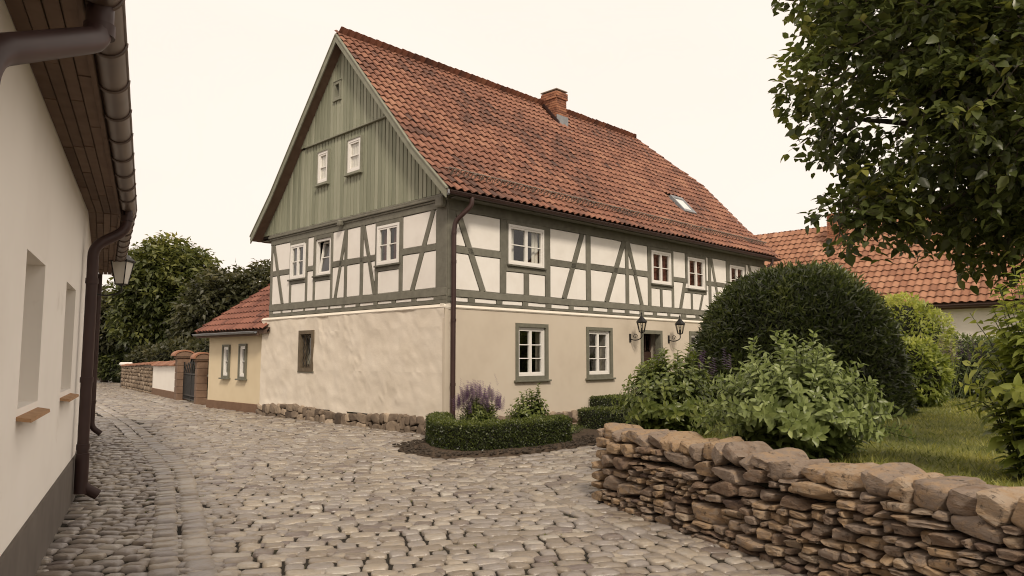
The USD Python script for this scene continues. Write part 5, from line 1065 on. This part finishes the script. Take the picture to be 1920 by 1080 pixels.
fl = thing('lilac_flower', 'lilac flower spikes standing between the two shrubs by the wall', 'flower', (2.52, 9.7, .62)); r_ = np.random.default_rng(3)
mb = MB()
tp = [np.array([r_.normal(0, .10), r_.normal(0, .10), .78 + r_.uniform(-.08, .15)]) for _ in range(9)]
for p in tp: mb.add(*tube([p * [.3, .3, 0], p], .005, 4))
mb.build('stem', M['stem'], fl); spikes(fl, tp, r_, M['flower'], .20, .028, 70)
# clipped yew dome
rg = np.random.default_rng(55); yc, yr = np.array([5.08, 13.3, .55]), np.array([1.72, 1.72, 2.64])
yw = thing('yew_dome', 'large clipped yew dome, dark green, in the middle of the garden', 'yew', yc)
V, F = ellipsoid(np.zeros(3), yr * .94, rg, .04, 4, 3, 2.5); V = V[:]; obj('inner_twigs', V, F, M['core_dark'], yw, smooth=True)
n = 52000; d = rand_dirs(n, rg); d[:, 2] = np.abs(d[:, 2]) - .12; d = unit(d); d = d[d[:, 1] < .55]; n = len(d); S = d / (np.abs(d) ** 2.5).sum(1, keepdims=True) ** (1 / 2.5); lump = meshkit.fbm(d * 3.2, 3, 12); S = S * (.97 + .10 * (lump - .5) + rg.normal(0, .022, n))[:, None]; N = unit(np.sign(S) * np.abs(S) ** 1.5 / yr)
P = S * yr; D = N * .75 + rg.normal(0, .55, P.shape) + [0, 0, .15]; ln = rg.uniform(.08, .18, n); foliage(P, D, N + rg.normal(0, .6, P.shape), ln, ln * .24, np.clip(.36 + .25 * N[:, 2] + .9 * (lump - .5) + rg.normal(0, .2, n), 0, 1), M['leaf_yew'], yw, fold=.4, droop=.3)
obj('trunk', *tube([[0, 0, -.1], [0, 0, 1.4]], .12, 8), M['bark'], yw)
def leafy(name, label, cat, loc, r, n, m, seed, leaf=.08, asp=.5, e=2.2, tone0=.35, core=.8, droop=.3, group=None, low=-.2):
    rg = np.random.default_rng(seed); t = thing(name, label, cat, loc, group=group); r = np.asarray(r, float); V, F = ellipsoid(np.array([0, 0, r[2] * .95]), r * core, rg, .2, 3, seed, e); V[:, 2] = np.maximum(V[:, 2], 0); obj('inner_twigs', V, F, M['core_dark'], t)
    d = rand_dirs(n, rg); d = d[d[:, 2] > low - .75]; n = len(d); lump = meshkit.fbm(d * 2.4 + seed, 3, seed); S = d / (np.abs(d) ** e).sum(1, keepdims=True) ** (1 / e) * (.78 + .5 * (lump - .5) + .22 * rg.uniform(0, 1, n) ** .6)[:, None]; P = S * r + [0, 0, r[2] * .95]; k = P[:, 2] > .01; P, d, lump = P[k], d[k], lump[k]; n = len(P)
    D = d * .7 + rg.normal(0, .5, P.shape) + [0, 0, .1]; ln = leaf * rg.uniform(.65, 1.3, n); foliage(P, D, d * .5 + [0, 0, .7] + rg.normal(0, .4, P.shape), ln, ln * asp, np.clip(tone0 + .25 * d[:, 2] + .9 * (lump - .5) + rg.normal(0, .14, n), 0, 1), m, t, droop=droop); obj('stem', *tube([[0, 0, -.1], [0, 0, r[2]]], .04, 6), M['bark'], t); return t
leafy('lime_shrub', 'bright yellow-green shrub right of the yew, under the barn eave', 'shrub', (9.1, 17.2, .62), (1.05, 1.0, 1.22), 7000, M['leaf_lime'], 3, .13, .36, tone0=.5)
leafy('green_shrub', 'mid green leafy shrub at the right foot of the yew', 'shrub', (7.85, 14.5, .62), (.62, .6, .68), 4200, M['leaf_lime'], 4, .12, .42, tone0=.32)
leafy('dark_hedge', 'dark leafy hedge along the far edge of the lawn', 'hedge', (10.6, 17.6, .60), (1.9, .8, .78), 9000, M['leaf_mid'], 5, .08, .5, tone0=.28, e=3.5)
leafy('dark_hedge', 'taller dark bushes behind the climbing plant at the right edge', 'hedge', (12.9, 18.6, .60), (1.5, .9, .72), 6000, M['leaf_mid'], 6, .09, .5, tone0=.2, e=3)
lv = thing('lavender_plant', 'pale violet catmint spires in front of the white barn wall', 'plant', (9.2, 16.0, .62)); r_ = np.random.default_rng(8)
mb = MB(); tp = [np.array([r_.normal(0, .45), r_.normal(0, .3), .95 + r_.uniform(-.2, .3)]) for _ in range(60)]
for p in tp: mb.add(*tube([p * [.5, .5, 0], p], .006, 3))
mb.build('stem', M['stem'], lv, kind='stuff'); spikes(lv, tp, r_, M['flower'], .34, .022, 40)
# climbing plant at the right edge
cl = stem_bush('climbing_plant', 'tall pale green broad-leaved climber at the right edge of the lawn', 'plant', (4.18, 5.75, .62), .70, 1.72, 62, M['leaf_lime'], np.random.default_rng(19), (.135, .085), .085, fine=True, nparts=220, lean=1.15, droop=.5, bare=.1)

# ------------------------------------------------------------------ trees
def crown_tree(name, label, loc, trunk, ells, ntw, m, seed, leaf=.11, asp=.62, per=9, tw=.35, nparts=0, limbs=7, group=None, shell=.55, tone0=.35, lit=.2, r0=.16, droop=.45, fine=False):
    rg = np.random.default_rng(seed); t = thing(name, label, 'tree', loc, group=group); loc = np.asarray(loc, float); tk = np.asarray(trunk, float); obj('trunk', *tube(catmull(tk, 5), np.linspace(r0, r0 * .6, (len(tk) - 1) * 5 + 1), 9), M['bark'], t, smooth=True)
    el = [(np.array(c) - loc, np.array(r)) for c, r in ells]
    for k in range(limbs):
        c, r = el[k % len(el)]; e_ = c + rand_dirs(1, rg)[0] * r * .7; p0 = tk[-1] * .85 + tk[-2] * .15 + rg.normal(0, .03, 3); obj('limb', *tube(catmull([p0, (p0 + e_) / 2 + [0, 0, .12 * np.linalg.norm(e_ - p0)] + rg.normal(0, .1, 3), e_], 6), np.linspace(r0 * .45, r0 * .08, 13), 6), M['bark'], t, smooth=True)
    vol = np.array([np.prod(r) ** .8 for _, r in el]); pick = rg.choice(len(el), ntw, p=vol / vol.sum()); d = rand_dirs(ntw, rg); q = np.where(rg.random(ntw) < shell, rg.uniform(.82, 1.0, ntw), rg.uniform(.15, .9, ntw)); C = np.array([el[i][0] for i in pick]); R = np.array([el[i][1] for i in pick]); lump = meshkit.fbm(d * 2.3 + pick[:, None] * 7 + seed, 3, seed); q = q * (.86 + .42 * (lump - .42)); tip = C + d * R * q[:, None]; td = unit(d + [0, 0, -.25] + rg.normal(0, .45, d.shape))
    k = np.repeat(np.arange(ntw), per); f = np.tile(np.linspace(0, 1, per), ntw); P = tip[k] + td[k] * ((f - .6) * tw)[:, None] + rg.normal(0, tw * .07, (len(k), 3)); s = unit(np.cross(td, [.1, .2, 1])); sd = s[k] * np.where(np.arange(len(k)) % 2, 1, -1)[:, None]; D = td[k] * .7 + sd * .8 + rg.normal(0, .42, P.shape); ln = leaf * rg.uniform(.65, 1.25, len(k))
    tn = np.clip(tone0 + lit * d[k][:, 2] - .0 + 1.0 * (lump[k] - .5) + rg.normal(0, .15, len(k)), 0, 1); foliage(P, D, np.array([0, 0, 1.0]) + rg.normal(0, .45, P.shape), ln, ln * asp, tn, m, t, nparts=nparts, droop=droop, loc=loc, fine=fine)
    if tw < .6:
        mb = MB()
        for j in range(0, ntw, 3): mb.add(*tube([tip[j] - td[j] * tw * .9, tip[j] + td[j] * tw * .35], [.006, .002], 3, False))
        mb.build('twigs', M['bark'], t, kind='stuff')
    return t
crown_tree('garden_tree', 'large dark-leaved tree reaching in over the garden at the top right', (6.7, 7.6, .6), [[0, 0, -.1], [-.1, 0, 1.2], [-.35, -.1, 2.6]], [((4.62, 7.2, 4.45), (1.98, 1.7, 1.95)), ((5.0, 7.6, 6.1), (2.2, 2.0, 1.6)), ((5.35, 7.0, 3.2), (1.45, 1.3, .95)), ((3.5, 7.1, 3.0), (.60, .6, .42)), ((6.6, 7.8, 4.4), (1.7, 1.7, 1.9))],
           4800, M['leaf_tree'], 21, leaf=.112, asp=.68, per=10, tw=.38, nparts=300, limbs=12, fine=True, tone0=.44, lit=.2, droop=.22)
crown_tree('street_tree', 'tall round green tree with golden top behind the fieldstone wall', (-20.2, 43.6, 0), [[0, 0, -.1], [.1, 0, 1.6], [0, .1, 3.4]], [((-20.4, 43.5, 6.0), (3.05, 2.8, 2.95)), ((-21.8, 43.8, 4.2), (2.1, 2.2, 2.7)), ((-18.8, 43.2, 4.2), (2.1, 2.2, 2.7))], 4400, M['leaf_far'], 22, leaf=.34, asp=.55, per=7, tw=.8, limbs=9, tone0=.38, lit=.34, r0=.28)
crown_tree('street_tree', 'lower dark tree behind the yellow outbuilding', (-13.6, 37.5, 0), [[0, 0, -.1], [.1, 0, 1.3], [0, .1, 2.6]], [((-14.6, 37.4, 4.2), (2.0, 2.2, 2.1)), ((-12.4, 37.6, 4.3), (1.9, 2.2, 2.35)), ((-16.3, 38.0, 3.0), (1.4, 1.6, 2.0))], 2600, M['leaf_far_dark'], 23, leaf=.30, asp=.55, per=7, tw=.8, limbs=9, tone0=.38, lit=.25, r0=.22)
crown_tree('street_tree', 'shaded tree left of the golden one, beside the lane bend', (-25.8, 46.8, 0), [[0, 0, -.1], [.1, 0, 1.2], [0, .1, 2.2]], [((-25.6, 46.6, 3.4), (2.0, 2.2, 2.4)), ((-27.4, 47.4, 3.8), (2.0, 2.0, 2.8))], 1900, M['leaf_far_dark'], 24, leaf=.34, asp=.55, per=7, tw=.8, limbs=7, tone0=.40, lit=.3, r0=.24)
leafy('dark_bush', 'dark undergrowth hanging over the fieldstone wall beneath the tall tree', 'bush', (-19.6, 40.8, 0), (1.7, 1.3, 1.15), 4000, M['leaf_far_dark'], 9, .24, .55, tone0=.35)
leafy('dark_bush', 'dark undergrowth behind the short white garden wall', 'bush', (-16.0, 36.0, 0), (1.6, 1.5, 1.25), 4000, M['leaf_far_dark'], 10, .24, .55, tone0=.35)
leafy('dark_bush', 'dark undergrowth behind the iron gate', 'bush', (-12.4, 31.6, 0), (1.5, 1.5, 1.3), 4000, M['leaf_far_dark'], 12, .22, .55, tone0=.35)
leafy('dark_bush', 'leafy scrub at the foot of the trees beside the lane bend', 'bush', (-23.4, 46.2, 0), (2.4, 1.3, 1.3), 5000, M['leaf_far'], 11, .26, .55, tone0=.3)
